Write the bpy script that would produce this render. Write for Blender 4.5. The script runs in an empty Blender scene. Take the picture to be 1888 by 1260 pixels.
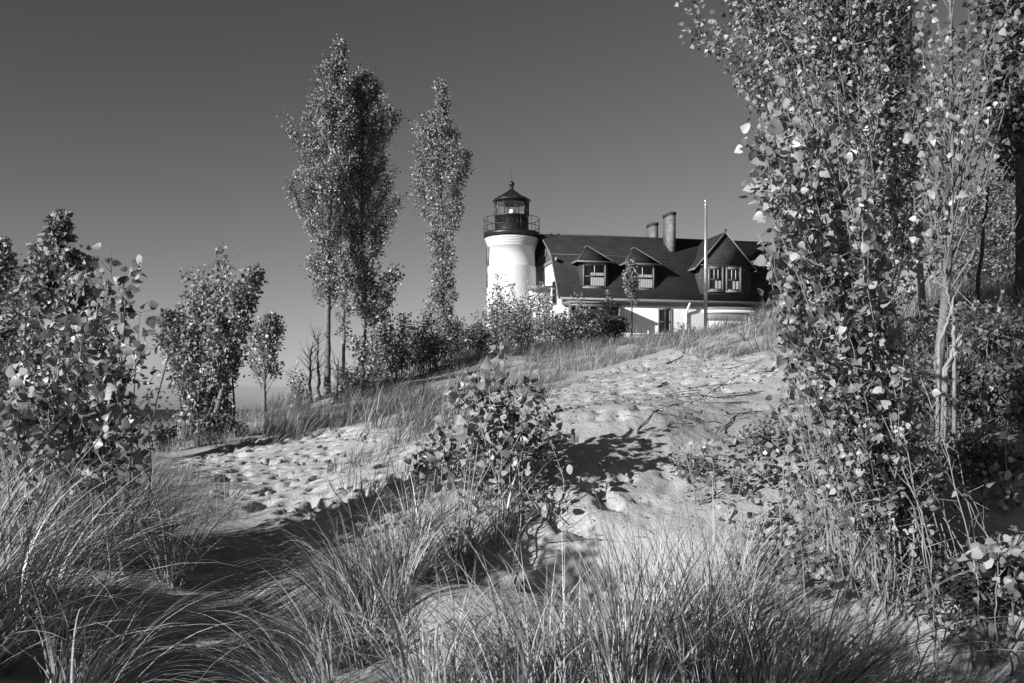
import bpy, math, random
import numpy as np
from mathutils import Vector

R = math.radians
sc = bpy.context.scene
COL = sc.collection
random.seed(7)

# ------------------------------------------------------------------ camera, sky, sun, exposure
EYE = 5.0                      # eye height above the lake
FPX = 1836.0                   # focal length in pixels of the 1888 px wide photograph
CX, CY = 944.0, 755.0          # column straight ahead, row of the horizon
cam = bpy.data.cameras.new('camera')
cam.lens = 35.0
cam.sensor_width = 36.0
cam.shift_y = (755 - 630) / 1888.0
cam.clip_start = 0.1
cam.clip_end = 60000
camo = bpy.data.objects.new('camera', cam)
COL.objects.link(camo)
camo.location = (0, 0, EYE)
camo.rotation_euler = (R(90), 0, 0)
sc.camera = camo

SUN_ROT, SUN_EL = 230.0, 19.5
world = bpy.data.worlds.new('World')
sc.world = world
world.use_nodes = True
wn = world.node_tree
wn.nodes.clear()
w_out = wn.nodes.new('ShaderNodeOutputWorld')
w_bg = wn.nodes.new('ShaderNodeBackground')
w_sky = wn.nodes.new('ShaderNodeTexSky')
w_sky.sky_type = 'NISHITA'
w_sky.sun_disc = False
w_sky.sun_elevation = R(SUN_EL)
w_sky.sun_rotation = R(SUN_ROT)
w_sky.air_density = 1.0
w_sky.dust_density = 0.6
w_sky.ozone_density = 1.5
w_sep = wn.nodes.new('ShaderNodeSeparateColor')       # black and white film behind a red filter
w_pow = wn.nodes.new('ShaderNodeMath'); w_pow.operation = 'POWER'
w_pow.inputs[1].default_value = 1.52
wn.links.new(w_sky.outputs[0], w_sep.inputs[0])
w_mix = wn.nodes.new('ShaderNodeMix'); w_mix.data_type = 'FLOAT'
w_mix.inputs[0].default_value = 0.25
wn.links.new(w_sep.outputs[0], w_mix.inputs[2])
wn.links.new(w_sep.outputs[1], w_mix.inputs[3])
# a low bank of thin cloud lying on the lake's horizon
w_tc = wn.nodes.new('ShaderNodeTexCoord')
w_xyz = wn.nodes.new('ShaderNodeSeparateXYZ')
wn.links.new(w_tc.outputs['Generated'], w_xyz.inputs[0])
w_nz = wn.nodes.new('ShaderNodeTexNoise'); w_nz.inputs['Scale'].default_value = 9.0
wn.links.new(w_tc.outputs['Generated'], w_nz.inputs['Vector'])
w_a = wn.nodes.new('ShaderNodeMath'); w_a.operation = 'MULTIPLY_ADD'
w_a.inputs[1].default_value = -0.006
wn.links.new(w_nz.outputs[0], w_a.inputs[0]); wn.links.new(w_xyz.outputs[2], w_a.inputs[2])
w_mr = wn.nodes.new('ShaderNodeMapRange')
w_mr.inputs['From Min'].default_value = 0.0185
w_mr.inputs['From Max'].default_value = 0.0200
w_mr.inputs['To Min'].default_value = 0.86
w_mr.inputs['To Max'].default_value = 1.0
wn.links.new(w_a.outputs[0], w_mr.inputs[0])
w_mul = wn.nodes.new('ShaderNodeMath'); w_mul.operation = 'MULTIPLY'
wn.links.new(w_mix.outputs[0], w_pow.inputs[0])
w_sc = wn.nodes.new('ShaderNodeMath'); w_sc.operation = 'MULTIPLY'; w_sc.inputs[1].default_value = 0.26
wn.links.new(w_pow.outputs[0], w_sc.inputs[0])
w_mn = wn.nodes.new('ShaderNodeMath'); w_mn.operation = 'MINIMUM'; w_mn.inputs[1].default_value = 4.0
wn.links.new(w_sc.outputs[0], w_mn.inputs[0])
wn.links.new(w_mn.outputs[0], w_mul.inputs[0])
wn.links.new(w_mr.outputs[0], w_mul.inputs[1])
wn.links.new(w_mul.outputs[0], w_bg.inputs[0])
w_bg.inputs[1].default_value = 0.093
wn.links.new(w_bg.outputs[0], w_out.inputs[0])

sun = bpy.data.lights.new('sun', 'SUN')
sun.energy = 5.0
sun.angle = R(0.5)
suno = bpy.data.objects.new('sun', sun)
COL.objects.link(suno)
TO_SUN = Vector((math.sin(R(SUN_ROT)) * math.cos(R(SUN_EL)), math.cos(R(SUN_ROT)) * math.cos(R(SUN_EL)), math.sin(R(SUN_EL))))
suno.rotation_euler = TO_SUN.to_track_quat('Z', 'Y').to_euler()

sc.view_settings.view_transform = 'Standard'
sc.view_settings.look = 'None'
sc.view_settings.exposure = 0.8
sc.view_settings.gamma = 1.0

# ------------------------------------------------------------------ object helpers
def tag(o, label=None, cat=None, group=None, kind=None):
    if label: o['label'] = label
    if cat: o['category'] = cat
    if group: o['group'] = group
    if kind: o['kind'] = kind
    return o

def empty(name, loc, rz=0.0):
    o = bpy.data.objects.new(name, None)
    COL.objects.link(o)
    o.location = loc
    o.rotation_euler = (0, 0, rz)
    o.empty_display_size = 0.3
    return o

class Geo:
    """collects faces and links them as ONE mesh object"""
    def __init__(s):
        s.V = []; s.F = []; s.n = 0
    def add(s, v, f):
        v = np.asarray(v, float).reshape(-1, 3)
        s.V.append(v)
        f = np.asarray(f, np.int64)
        if f.size: s.F.append(f + s.n)
        s.n += len(v)
    def addp(s, v, polys):
        for k in (3, 4, 5, 6, 7, 8):
            pass
        v = np.asarray(v, float).reshape(-1, 3)
        s.V.append(v)
        for p in polys:
            s.F.append(np.asarray([p], np.int64) + s.n)
        s.n += len(v)
    def box(s, x0, x1, y0, y1, z0, z1):
        v = [(x, y, z) for z in (z0, z1) for y in (y0, y1) for x in (x0, x1)]
        s.add(v, [(0, 2, 3, 1), (4, 5, 7, 6), (0, 1, 5, 4), (2, 6, 7, 3), (0, 4, 6, 2), (1, 3, 7, 5)])
    def build(s, name, m, parent=None, smooth=False, loc=None):
        me = bpy.data.meshes.new(name)
        V = np.concatenate(s.V) if s.V else np.zeros((0, 3))
        if loc is not None: V = V - np.asarray(loc)
        me.vertices.add(len(V))
        me.vertices.foreach_set('co', V.astype(np.float32).ravel())
        nl = sum(f.size for f in s.F); npoly = sum(len(f) for f in s.F)
        me.loops.add(nl); me.polygons.add(npoly)
        me.loops.foreach_set('vertex_index', np.concatenate([f.ravel() for f in s.F]).astype(np.int32))
        tot = np.concatenate([np.full(len(f), f.shape[1]) for f in s.F])
        st = np.concatenate([[0], np.cumsum(tot)[:-1]])
        me.polygons.foreach_set('loop_start', st.astype(np.int32))
        if smooth: me.polygons.foreach_set('use_smooth', np.ones(npoly, bool))
        me.materials.append(m)
        me.update(calc_edges=True)
        o = bpy.data.objects.new(name, me)
        COL.objects.link(o)
        if parent is not None: o.parent = parent
        if loc is not None: o.location = loc
        return o

def norm(a):
    return a / np.maximum(np.linalg.norm(a, axis=-1, keepdims=True), 1e-9)

def tube(g, pts, rad, sides=6, cap=True):
    pts = np.asarray(pts, float); n = len(pts)
    rad = np.broadcast_to(np.asarray(rad, float), (n,))
    d = norm(np.gradient(pts, axis=0))
    ref = np.array([0.3, 1.0, 0.05]) if abs(d[0][1]) < 0.8 else np.array([1.0, 0.2, 0.1])
    a = norm(np.cross(d, ref)); b = np.cross(d, a)
    th = np.arange(sides) * 2 * np.pi / sides
    ring = pts[:, None] + rad[:, None, None] * (np.cos(th)[None, :, None] * a[:, None] + np.sin(th)[None, :, None] * b[:, None])
    i = np.arange(n - 1)[:, None] * sides; j = np.arange(sides)[None]; k = (j + 1) % sides
    f = np.stack([i + j, i + k, i + sides + k, i + sides + j], -1).reshape(-1, 4)
    g.add(ring.reshape(-1, 3), f)
    if cap and sides > 3:
        nn = g.n - n * sides
        g.F.append(np.array([list(range(nn + sides - 1, nn - 1, -1))]))
        g.F.append(np.array([list(range(nn + (n - 1) * sides, nn + n * sides))]))

def sticks(g, p0, p1, r0, r1):
    """many thin three sided tapered rods at once"""
    p0 = np.asarray(p0); p1 = np.asarray(p1); N = len(p0)
    if N == 0: return
    r0 = np.broadcast_to(r0, (N,)); r1 = np.broadcast_to(r1, (N,))
    d = norm(p1 - p0)
    a = norm(np.cross(d, np.array([0.31, 0.9, 0.17]))); b = np.cross(d, a)
    th = np.arange(3) * 2 * np.pi / 3
    off = np.cos(th)[None, :, None] * a[:, None] + np.sin(th)[None, :, None] * b[:, None]
    v = np.concatenate([p0[:, None] + off * r0[:, None, None], p1[:, None] + off * r1[:, None, None]], 1)
    base = np.arange(N)[:, None, None] * 6
    f = np.array([[0, 1, 4, 3], [1, 2, 5, 4], [2, 0, 3, 5]])[None] + base
    g.add(v.reshape(-1, 3), f.reshape(-1, 4))

def lathe(g, prof, seg=48, c=(0, 0, 0), closed=True, a0=0.0):
    prof = np.asarray(prof, float)
    th = np.arange(seg) * 2 * np.pi / seg + a0
    v = np.stack([prof[:, 0][:, None] * np.cos(th)[None] + c[0], prof[:, 0][:, None] * np.sin(th)[None] + c[1],
                  np.repeat(prof[:, 1][:, None], seg, 1) + c[2]], -1)
    n = len(prof)
    i = np.arange(n - 1)[:, None] * seg; j = np.arange(seg)[None]; k = (j + 1) % seg
    g.add(v.reshape(-1, 3), np.stack([i + j, i + k, i + seg + k, i + seg + j], -1).reshape(-1, 4))

# leaf templates: x across, y towards the tip, z along the face normal
LEAF_BIG = (np.array([(0, 0, 0), (0, .34, .0), (0, .68, .0), (0, 1.03, -.06), (.30, .03, .07), (.52, .27, .10), (.38, .60, .06), (.15, .86, .0),
                      (-.30, .03, .07), (-.52, .27, .10), (-.38, .60, .06), (-.15, .86, .0)], float),
            np.array([(0, 4, 5, 1), (1, 5, 6, 2), (2, 6, 7, 3), (8, 0, 1, 9), (9, 1, 2, 10), (10, 2, 3, 11)]))
LEAF_MID = (np.array([(0, 0, 0), (0, .5, .0), (0, 1., -.05), (.48, .28, .10), (-.48, .28, .10), ], float),
            np.array([(0, 3, 1), (1, 3, 2), (4, 0, 1), (4, 1, 2)]))
LEAF_FAR = (np.array([(0, 0, 0), (.48, .35, .12), (0, 1, 0), (-.48, .35, .12)], float),
            np.array([(0, 1, 2), (0, 2, 3)]))

def leaves(g, pos, out, size, rng, kind, droop=0.5, face=0.6, side=None):
    """pos N,3; out N,3 the way a leaf points from its twig"""
    N = len(pos)
    if N == 0: return
    tip = norm(out + rng.normal(0, .55, (N, 3)) + np.array([0, 0, -droop]))
    nr = rng.normal(0, 1.0, (N, 3)) + np.array([-.45, -.5, .30]) * face + out * .3
    nr = norm(nr - (nr * tip).sum(1, keepdims=True) * tip)
    xa = np.cross(tip, nr)
    T, F = kind
    sz = (size * rng.uniform(.42, 1.28, N))[:, None, None]
    wx = rng.uniform(.85, 1.1, (N, 1, 1)); cup = rng.uniform(-2.2, 3.4, (N, 1, 1)); cur = rng.uniform(-.45, .2, (N, 1, 1))
    t = T[None]
    v = pos[:, None] + sz * (t[..., 0:1] * wx * xa[:, None] + t[..., 1:2] * tip[:, None] + (t[..., 2:3] * cup + cur * t[..., 1:2] ** 2) * nr[:, None])
    f = F[None] + (np.arange(N) * len(T))[:, None, None]
    g.add(v.reshape(-1, 3), f.reshape(-1, F.shape[1]))

def blades(g, base, az, th0, kap, L, w, segs, rng, twist=0.5):
    """grass blades: th0 lean at the root, kap extra bend to the tip, az the way they lean"""
    N = len(base)
    if N == 0: return
    s = np.linspace(0, 1, segs + 1)
    th = th0[:, None] + kap[:, None] * s[None] ** 1.4
    ds = L[:, None] / segs
    dirh = np.stack([np.cos(az), np.sin(az)], -1)
    stepx = np.sin(th) * ds; stepz = np.cos(th) * ds
    hx = np.concatenate([np.zeros((N, 1)), np.cumsum(stepx[:, :-1], 1)], 1)
    hz = np.concatenate([np.zeros((N, 1)), np.cumsum(stepz[:, :-1], 1)], 1)
    c = np.empty((N, segs + 1, 3))
    c[..., 0] = base[:, 0, None] + hx * dirh[:, 0, None]
    c[..., 1] = base[:, 1, None] + hx * dirh[:, 1, None]
    c[..., 2] = base[:, 2, None] + hz
    sw = rng.uniform(-.06, .06, N)[:, None] * L[:, None] * s[None] ** 2
    ta = az + np.pi / 2 + rng.uniform(-twist, twist, N)
    pa = np.stack([np.cos(ta), np.sin(ta), np.zeros(N)], -1)
    c += sw[..., None] * pa[:, None]
    pb = pa.copy(); pb[:, 2] = rng.uniform(-.5, .5, N); pb = norm(pb)
    wd = w[:, None] * np.clip(1.15 - s[None] ** 1.6 * 1.1, .06, 1) * .5
    v = np.stack([c - wd[..., None] * pb[:, None], c + wd[..., None] * pb[:, None]], 2)
    k = np.arange(segs)[None] * 2 + (np.arange(N) * (segs + 1) * 2)[:, None]
    f = np.stack([k, k + 1, k + 3, k + 2], -1).reshape(-1, 4)
    g.add(v.reshape(-1, 3), f)

# ------------------------------------------------------------------ materials (all greys: the photograph is black and white)
def mat(name):
    m = bpy.data.materials.new(name); m.use_nodes = True
    nt = m.node_tree
    return m, nt, nt.nodes['Principled BSDF']

def N(nt, t, **kw):
    n = nt.nodes.new(t)
    for k, v in kw.items(): setattr(n, k, v)
    return n

def plain(name, v, rough=.6, spec=.4, metal=0.0, nscale=0, namp=.15, bump=0.0, bscale=40, coord='Object'):
    m, nt, b = mat(name)
    b.inputs['Base Color'].default_value = (v, v, v, 1)
    b.inputs['Roughness'].default_value = rough
    b.inputs['Specular IOR Level'].default_value = spec
    b.inputs['Metallic'].default_value = metal
    tc = N(nt, 'ShaderNodeTexCoord')
    if nscale:
        nz = N(nt, 'ShaderNodeTexNoise'); nz.inputs['Scale'].default_value = nscale; nz.inputs['Detail'].default_value = 6
        nt.links.new(tc.outputs[coord], nz.inputs['Vector'])
        cr = N(nt, 'ShaderNodeMapRange')
        cr.inputs['From Min'].default_value = .25; cr.inputs['From Max'].default_value = .75
        cr.inputs['To Min'].default_value = v * (1 - namp); cr.inputs['To Max'].default_value = v * (1 + namp)
        nt.links.new(nz.outputs[0], cr.inputs[0]); nt.links.new(cr.outputs[0], b.inputs['Base Color'])
    if bump:
        nb = N(nt, 'ShaderNodeTexNoise'); nb.inputs['Scale'].default_value = bscale; nb.inputs['Detail'].default_value = 5
        nt.links.new(tc.outputs[coord], nb.inputs['Vector'])
        bp = N(nt, 'ShaderNodeBump'); bp.inputs['Strength'].default_value = bump; bp.inputs['Distance'].default_value = .02
        nt.links.new(nb.outputs[0], bp.inputs['Height']); nt.links.new(bp.outputs[0], b.inputs['Normal'])
    return m

def island(name, stops, rough=.5, spec=.4, trans=.25, nvar=0):
    """each leaf or blade has its own tone"""
    m, nt, b = mat(name)
    gi = N(nt, 'ShaderNodeNewGeometry')
    r = N(nt, 'ShaderNodeValToRGB')
    els = r.color_ramp.elements
    while len(els) < len(stops): els.new(.5)
    for e, (p, v) in zip(els, stops):
        e.position = p; e.color = (v, v, v, 1)
    nt.links.new(gi.outputs['Random Per Island'], r.inputs[0])
    nt.links.new(r.outputs[0], b.inputs['Base Color'])
    b.inputs['Roughness'].default_value = rough
    b.inputs['Specular IOR Level'].default_value = spec
    if trans:
        t = N(nt, 'ShaderNodeBsdfTranslucent')
        mx = N(nt, 'ShaderNodeMixShader'); mx.inputs[0].default_value = trans
        out = nt.nodes['Material Output']
        nt.links.new(r.outputs[0], t.inputs[0])
        nt.links.new(b.outputs[0], mx.inputs[1]); nt.links.new(t.outputs[0], mx.inputs[2])
        nt.links.new(mx.outputs[0], out.inputs[0])
    return m

def bricks(name, c1, c2, mortar, sx, sy, msize=.03, rough=.8, bump=.4, vec='xz', smooth=.1, off=.5):
    m, nt, b = mat(name)
    tc = N(nt, 'ShaderNodeTexCoord'); sp = N(nt, 'ShaderNodeSeparateXYZ'); cb = N(nt, 'ShaderNodeCombineXYZ')
    nt.links.new(tc.outputs['Object'], sp.inputs[0])
    ad = N(nt, 'ShaderNodeMath', operation='ADD')
    nt.links.new(sp.outputs[0], ad.inputs[0]); nt.links.new(sp.outputs[1], ad.inputs[1])
    nt.links.new(ad.outputs[0] if vec == 'xz' else sp.outputs[0], cb.inputs[0]); nt.links.new(sp.outputs[2], cb.inputs[1])
    br = N(nt, 'ShaderNodeTexBrick'); br.offset = off
    br.inputs['Color1'].default_value = (c1,) * 3 + (1,); br.inputs['Color2'].default_value = (c2,) * 3 + (1,)
    br.inputs['Mortar'].default_value = (mortar,) * 3 + (1,)
    br.inputs['Scale'].default_value = 1.0
    br.inputs['Brick Width'].default_value = sx; br.inputs['Row Height'].default_value = sy
    br.inputs['Mortar Size'].default_value = msize; br.inputs['Mortar Smooth'].default_value = smooth
    nt.links.new(cb.outputs[0], br.inputs['Vector'])
    nz = N(nt, 'ShaderNodeTexNoise'); nz.inputs['Scale'].default_value = 1.3; nz.inputs['Detail'].default_value = 8
    nt.links.new(tc.outputs['Object'], nz.inputs['Vector'])
    mr = N(nt, 'ShaderNodeMapRange'); mr.inputs['From Min'].default_value = .3; mr.inputs['From Max'].default_value = .7
    mr.inputs['To Min'].default_value = .75; mr.inputs['To Max'].default_value = 1.25
    nt.links.new(nz.outputs[0], mr.inputs[0])
    mu = N(nt, 'ShaderNodeMix', data_type='RGBA', blend_type='MULTIPLY'); mu.inputs[0].default_value = 1
    nt.links.new(br.outputs[0], mu.inputs[6]); nt.links.new(mr.outputs[0], mu.inputs[7])
    nt.links.new(mu.outputs[2], b.inputs['Base Color'])
    b.inputs['Roughness'].default_value = rough; b.inputs['Specular IOR Level'].default_value = .25
    bp = N(nt, 'ShaderNodeBump'); bp.inputs['Strength'].default_value = bump; bp.inputs['Distance'].default_value = .02; bp.invert = True
    nt.links.new(br.outputs['Fac'], bp.inputs['Height']); nt.links.new(bp.outputs[0], b.inputs['Normal'])
    return m

M = {}
M['stucco'] = plain('white_stucco', .54, .85, .2, nscale=.9, namp=.07, bump=.55, bscale=9)
M['white'] = plain('white_paint', .62, .5, .4, nscale=2, namp=.04)
M['trim'] = plain('grey_trim_paint', .145, .5, .4, nscale=3, namp=.08)
M['trim_dark'] = plain('dark_grey_paint', .03, .5, .4, nscale=3, namp=.15)
M['black'] = plain('black_iron_paint', .012, .42, .5, nscale=4, namp=.3, bump=.1, bscale=12)
M['lantern'] = plain('lantern_lining', .24, .5, .4, nscale=4, namp=.1)
M['roof'] = bricks('roof_shingles', .015, .022, .006, .32, .13, .012, .85, .5)
M['siding'] = bricks('dark_wall_shingles', .034, .048, .011, .22, .14, .012, .8, .6)
M['clap'] = bricks('grey_clapboards', .085, .095, .02, 6.0, .14, .014, .7, .8)
M['brick'] = bricks('light_brick', .15, .21, .04, .24, .083, .012, .85, .4)
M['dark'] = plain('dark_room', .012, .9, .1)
M['curtain'] = plain('white_curtain', .50, .9, .1, nscale=5, namp=.1)
M['pole'] = plain('bright_metal', .55, .3, .5, metal=.7, nscale=3, namp=.1)
M['wire'] = plain('wire_metal', .06, .5, .4)
M['bark'] = plain('grey_poplar_bark', .13, .8, .25, nscale=9, namp=.5, bump=.9, bscale=22)
M['bark_dark'] = plain('dark_furrowed_bark', .05, .9, .2, nscale=7, namp=.5, bump=1.0, bscale=16)
M['twig'] = plain('pale_twig_bark', .19, .6, .35, nscale=14, namp=.35)
M['dead'] = plain('weathered_dead_wood', .10, .9, .2, nscale=12, namp=.4)
M['leaf'] = island('poplar_leaf', [(0, .045), (.3, .14), (.7, .26), (1, .34)], .42, .42, .2)
M['leaf_far'] = island('poplar_leaf_distant', [(0, .05), (.35, .15), (.75, .27), (1, .38)], .45, .5, .2)
M['leaf_dark'] = island('shrub_leaf', [(0, .03), (.5, .08), (1, .24)], .45, .4, .22)
M['leaf_fine'] = island('fine_leaf', [(0, .045), (.5, .12), (1, .28)], .5, .4, .25)
M['grass'] = island('beach_grass_blade', [(0, .04), (.3, .17), (.65, .34), (1, .48)], .40, .45, .05)
M['grass_far'] = island('beach_grass_blade_distant', [(0, .05), (.4, .13), (.8, .24), (1, .40)], .45, .5, .15)
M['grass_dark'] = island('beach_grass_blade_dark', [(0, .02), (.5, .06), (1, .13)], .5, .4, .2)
M['litter'] = island('dead_plant_bits', [(0, .015), (.6, .04), (1, .10)], .8, .2, 0)

def glass_mat():
    m, nt, b = mat('window_glass')
    nt.nodes.remove(b)
    g = N(nt, 'ShaderNodeBsdfGlossy'); g.inputs['Roughness'].default_value = .03
    t = N(nt, 'ShaderNodeBsdfTransparent'); mx = N(nt, 'ShaderNodeMixShader')
    lw = N(nt, 'ShaderNodeLayerWeight'); lw.inputs[0].default_value = .35
    nt.links.new(lw.outputs['Facing'], mx.inputs[0])
    nt.links.new(t.outputs[0], mx.inputs[1]); nt.links.new(g.outputs[0], mx.inputs[2])
    nt.links.new(mx.outputs[0], nt.nodes['Material Output'].inputs[0])
    return m
M['glass'] = glass_mat()

def sand_mat():
    m, nt, b = mat('sand')
    tc = N(nt, 'ShaderNodeTexCoord')
    n1 = N(nt, 'ShaderNodeTexNoise'); n1.inputs['Scale'].default_value = .55; n1.inputs['Detail'].default_value = 7
    n2 = N(nt, 'ShaderNodeTexNoise'); n2.inputs['Scale'].default_value = 130; n2.inputs['Detail'].default_value = 3
    n3 = N(nt, 'ShaderNodeTexNoise'); n3.inputs['Scale'].default_value = 16; n3.inputs['Detail'].default_value = 6; n3.inputs['Roughness'].default_value = .62
    for n in (n1, n2, n3): nt.links.new(tc.outputs['Object'], n.inputs['Vector'])
    a = N(nt, 'ShaderNodeMapRange'); a.inputs['From Min'].default_value = .3; a.inputs['From Max'].default_value = .7
    a.inputs['To Min'].default_value = .26; a.inputs['To Max'].default_value = .36
    nt.links.new(n1.outputs[0], a.inputs[0])
    c = N(nt, 'ShaderNodeMapRange'); c.inputs['From Min'].default_value = .3; c.inputs['From Max'].default_value = .7
    c.inputs['To Min'].default_value = .84; c.inputs['To Max'].default_value = 1.14
    nt.links.new(n2.outputs[0], c.inputs[0])
    mu = N(nt, 'ShaderNodeMath', operation='MULTIPLY')
    nt.links.new(a.outputs[0], mu.inputs[0]); nt.links.new(c.outputs[0], mu.inputs[1])
    # sparse dark specks of bark and seed
    vo = N(nt, 'ShaderNodeTexVoronoi'); vo.inputs['Scale'].default_value = 26
    nt.links.new(tc.outputs['Object'], vo.inputs['Vector'])
    lt = N(nt, 'ShaderNodeMapRange'); lt.inputs['From Min'].default_value = .07; lt.inputs['From Max'].default_value = .12
    lt.inputs['To Min'].default_value = .35; lt.inputs['To Max'].default_value = 1
    nt.links.new(vo.outputs['Distance'], lt.inputs[0])
    mu2 = N(nt, 'ShaderNodeMath', operation='MULTIPLY')
    nt.links.new(mu.outputs[0], mu2.inputs[0]); nt.links.new(lt.outputs[0], mu2.inputs[1])
    nt.links.new(mu2.outputs[0], b.inputs['Base Color'])
    b.inputs['Roughness'].default_value = .95; b.inputs['Specular IOR Level'].default_value = .15
    b1 = N(nt, 'ShaderNodeBump'); b1.inputs['Strength'].default_value = .5; b1.inputs['Distance'].default_value = .05
    nt.links.new(n3.outputs[0], b1.inputs['Height'])
    b2 = N(nt, 'ShaderNodeBump'); b2.inputs['Strength'].default_value = .35; b2.inputs['Distance'].default_value = .006
    nt.links.new(n2.outputs[0], b2.inputs['Height']); nt.links.new(b1.outputs[0], b2.inputs['Normal'])
    nt.links.new(b2.outputs[0], b.inputs['Normal'])
    return m
M['sand'] = sand_mat()

def water_mat():
    m, nt, b = mat('lake_water')
    b.inputs['Base Color'].default_value = (.035, .035, .035, 1)
    b.inputs['Roughness'].default_value = .55; b.inputs['Specular IOR Level'].default_value = .04
    tc = N(nt, 'ShaderNodeTexCoord'); mp = N(nt, 'ShaderNodeMapping')
    mp.inputs['Scale'].default_value = (.12, .5, 1); mp.inputs['Rotation'].default_value = (0, 0, .2)
    nz = N(nt, 'ShaderNodeTexNoise'); nz.inputs['Scale'].default_value = 1.2; nz.inputs['Detail'].default_value = 8
    nt.links.new(tc.outputs['Object'], mp.inputs[0]); nt.links.new(mp.outputs[0], nz.inputs['Vector'])
    bp = N(nt, 'ShaderNodeBump'); bp.inputs['Strength'].default_value = 1.0; bp.inputs['Distance'].default_value = .6
    nt.links.new(nz.outputs[0], bp.inputs['Height']); nt.links.new(bp.outputs[0], b.inputs['Normal'])
    return m
M['water'] = water_mat()

# ------------------------------------------------------------------ the lie of the land
def at(px, py, d):
    """the world point seen at a pixel of the photograph, d metres ahead"""
    return np.array([(px - CX) / FPX * d, d, EYE + (CY - py) / FPX * d])

CTRL = []
for px, py, d in [(944,1400,4.2),(944,1260,5.3),(850,1130,6.2),(944,1050,7.2),(944,960,8.0),(300,1250,5.6),(400,1100,6.8),
    (450,960,9),(500,900,12),(450,850,15),(560,800,19),(350,870,14),(250,870,13),(430,790,24),(0,950,8.5),(100,1000,7.5),
    (0,1260,5),(-300,1260,5),(-300,950,9),(100,850,18),(250,812,22),(380,775,27),(480,767,30),(-50,835,18),(600,728,30),
    (665,712,31),(720,700,32),(550,762,28),(640,795,23),(700,765,25),(800,745,17),(650,850,14),(750,820,13),(850,800,12),
    (900,925,8.2),(1050,850,8.7),(1200,760,9.8),(1100,800,9.3),(1100,930,8.2),(1000,1000,7.6),(1200,900,8.6),(1300,800,9.8),(1350,900,8.7),(1100,760,10.2),
    (1100,708,15),(1050,728,13.5),(1200,685,18),(1300,700,13.5),(1230,648,28),(1380,655,20),(1400,700,13),(1400,760,10.8),
    (1350,605,26),(1290,622,29),(1450,590,22),(900,660,34),(1050,645,38),(820,685,33),(820,668,36),(760,702,32),
    (1700,575,15),(1888,565,14),(1800,572,14.5),(2200,560,15),(1650,590,17),(1750,700,11),(1800,850,8.8),(1640,1080,6.6),
    (1800,950,7.6),(1850,1100,6.4),(1700,1200,5.6),(1888,1260,5.2),(1500,1000,7.5),(1550,800,9.8),(1550,660,14),
    (1400,1260,5.3),(1300,1100,6.5),(2200,900,8),(1200,1010,7.4),(700,1260,5.3),(620,1130,6.4),(700,990,8.2)]:
    CTRL.append(at(px, py, d))
for x, y, z in [(0,60,3.4),(10,62,3.6),(20,64,3.6),(-3,66,3.4),(0,72,3.5),(20,75,3.5),(30,60,3.4),(8,45,3.0),(15,48,3.1),(0,46,2.7),
    (0,-5,-1.5),(0,1,-1.55),(-8,0,-1.2),(8,0,-1.1),(18,5,.3),(-18,5,-1.2),(-25,25,-2.5),(-12,40,-1.5),(-8,50,-.5),(-25,45,-5.5),(-15,60,-5.5),
    (-45,30,-6.5),(-40,90,-7),(-10,90,-4.5),(-60,150,-7.5),(10,130,2.5),(60,150,3),(60,60,3.6),(40,30,2.5),(25,20,1.6),(60,10,2),(-60,-20,-4),(0,-40,-1),(60,-40,1),(12,25,2.1),(18,38,2.9),
    (-100,200,-8),(120,200,2)]:
    CTRL.append(np.array([x, y, EYE + z]))
CTRL = np.array(CTRL)

def warp(x, y):
    p = np.maximum(y, -3) + 6.0
    return 3.0 * x / p + 0 * y, 3.0 * np.log(p) + np.minimum(y + 3, 0) * .05
def tps(r2):
    return r2 * np.log(r2 + 1e-9)
_u, _v = warp(CTRL[:, 0], CTRL[:, 1])
_n = len(CTRL)
_A = tps((_u[:, None] - _u[None]) ** 2 + (_v[:, None] - _v[None]) ** 2) + np.eye(_n) * .012
_P = np.stack([np.ones(_n), _u, _v], 1)
_S = np.block([[_A, _P], [_P.T, np.zeros((3, 3))]])
_W = np.linalg.solve(_S, np.concatenate([CTRL[:, 2], np.zeros(3)]))
def H0(x, y):
    x = np.asarray(x, float); y = np.asarray(y, float)
    sh = np.broadcast(x, y).shape
    x = np.broadcast_to(x, sh).ravel(); y = np.broadcast_to(y, sh).ravel()
    z = np.empty(len(x))
    for i in range(0, len(x), 20000):
        u, v = warp(x[i:i + 20000], y[i:i + 20000])
        k = tps((u[:, None] - _u[None]) ** 2 + (v[:, None] - _v[None]) ** 2)
        z[i:i + 20000] = k @ _W[:_n] + _W[_n] + _W[_n + 1] * u + _W[_n + 2] * v
    return np.clip(z, -4, EYE + 5).reshape(sh)

_rg = np.random.default_rng(11)
_tab = _rg.uniform(-1, 1, (256, 256))
def vnoise(x, y, s):
    x = np.asarray(x) / s + 57.3; y = np.asarray(y) / s + 31.7
    i = np.floor(x).astype(int); j = np.floor(y).astype(int); fx = x - i; fy = y - j
    fx = fx * fx * (3 - 2 * fx); fy = fy * fy * (3 - 2 * fy)
    t = lambda a, b: _tab[a & 255, b & 255]
    return (t(i, j) * (1 - fx) + t(i + 1, j) * fx) * (1 - fy) + (t(i, j + 1) * (1 - fx) + t(i + 1, j + 1) * fx) * fy

HOLLOWS = [(.35, 7.25, 1.1, .55, .50), (-.35, 6.35, .6, .5, -.16), (-1.9, 6.5, .6, 1.2, .30), (2.3, 5.8, 1.2, .5, .34)]
def H(x, y):
    """ground height with the rolling of the dune"""
    r = np.hypot(x, y)
    z = H0(x, y)
    for hx, hy, rx, ry, dp in HOLLOWS:
        z = z - dp * np.exp(-(((x - hx) / rx) ** 2 + ((y - hy) / ry) ** 2) ** 1.5)
    return z + .10 * vnoise(x, y, 2.3) * np.clip(r / 14, .4, 1) + .035 * vnoise(x, y, .8)

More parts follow.
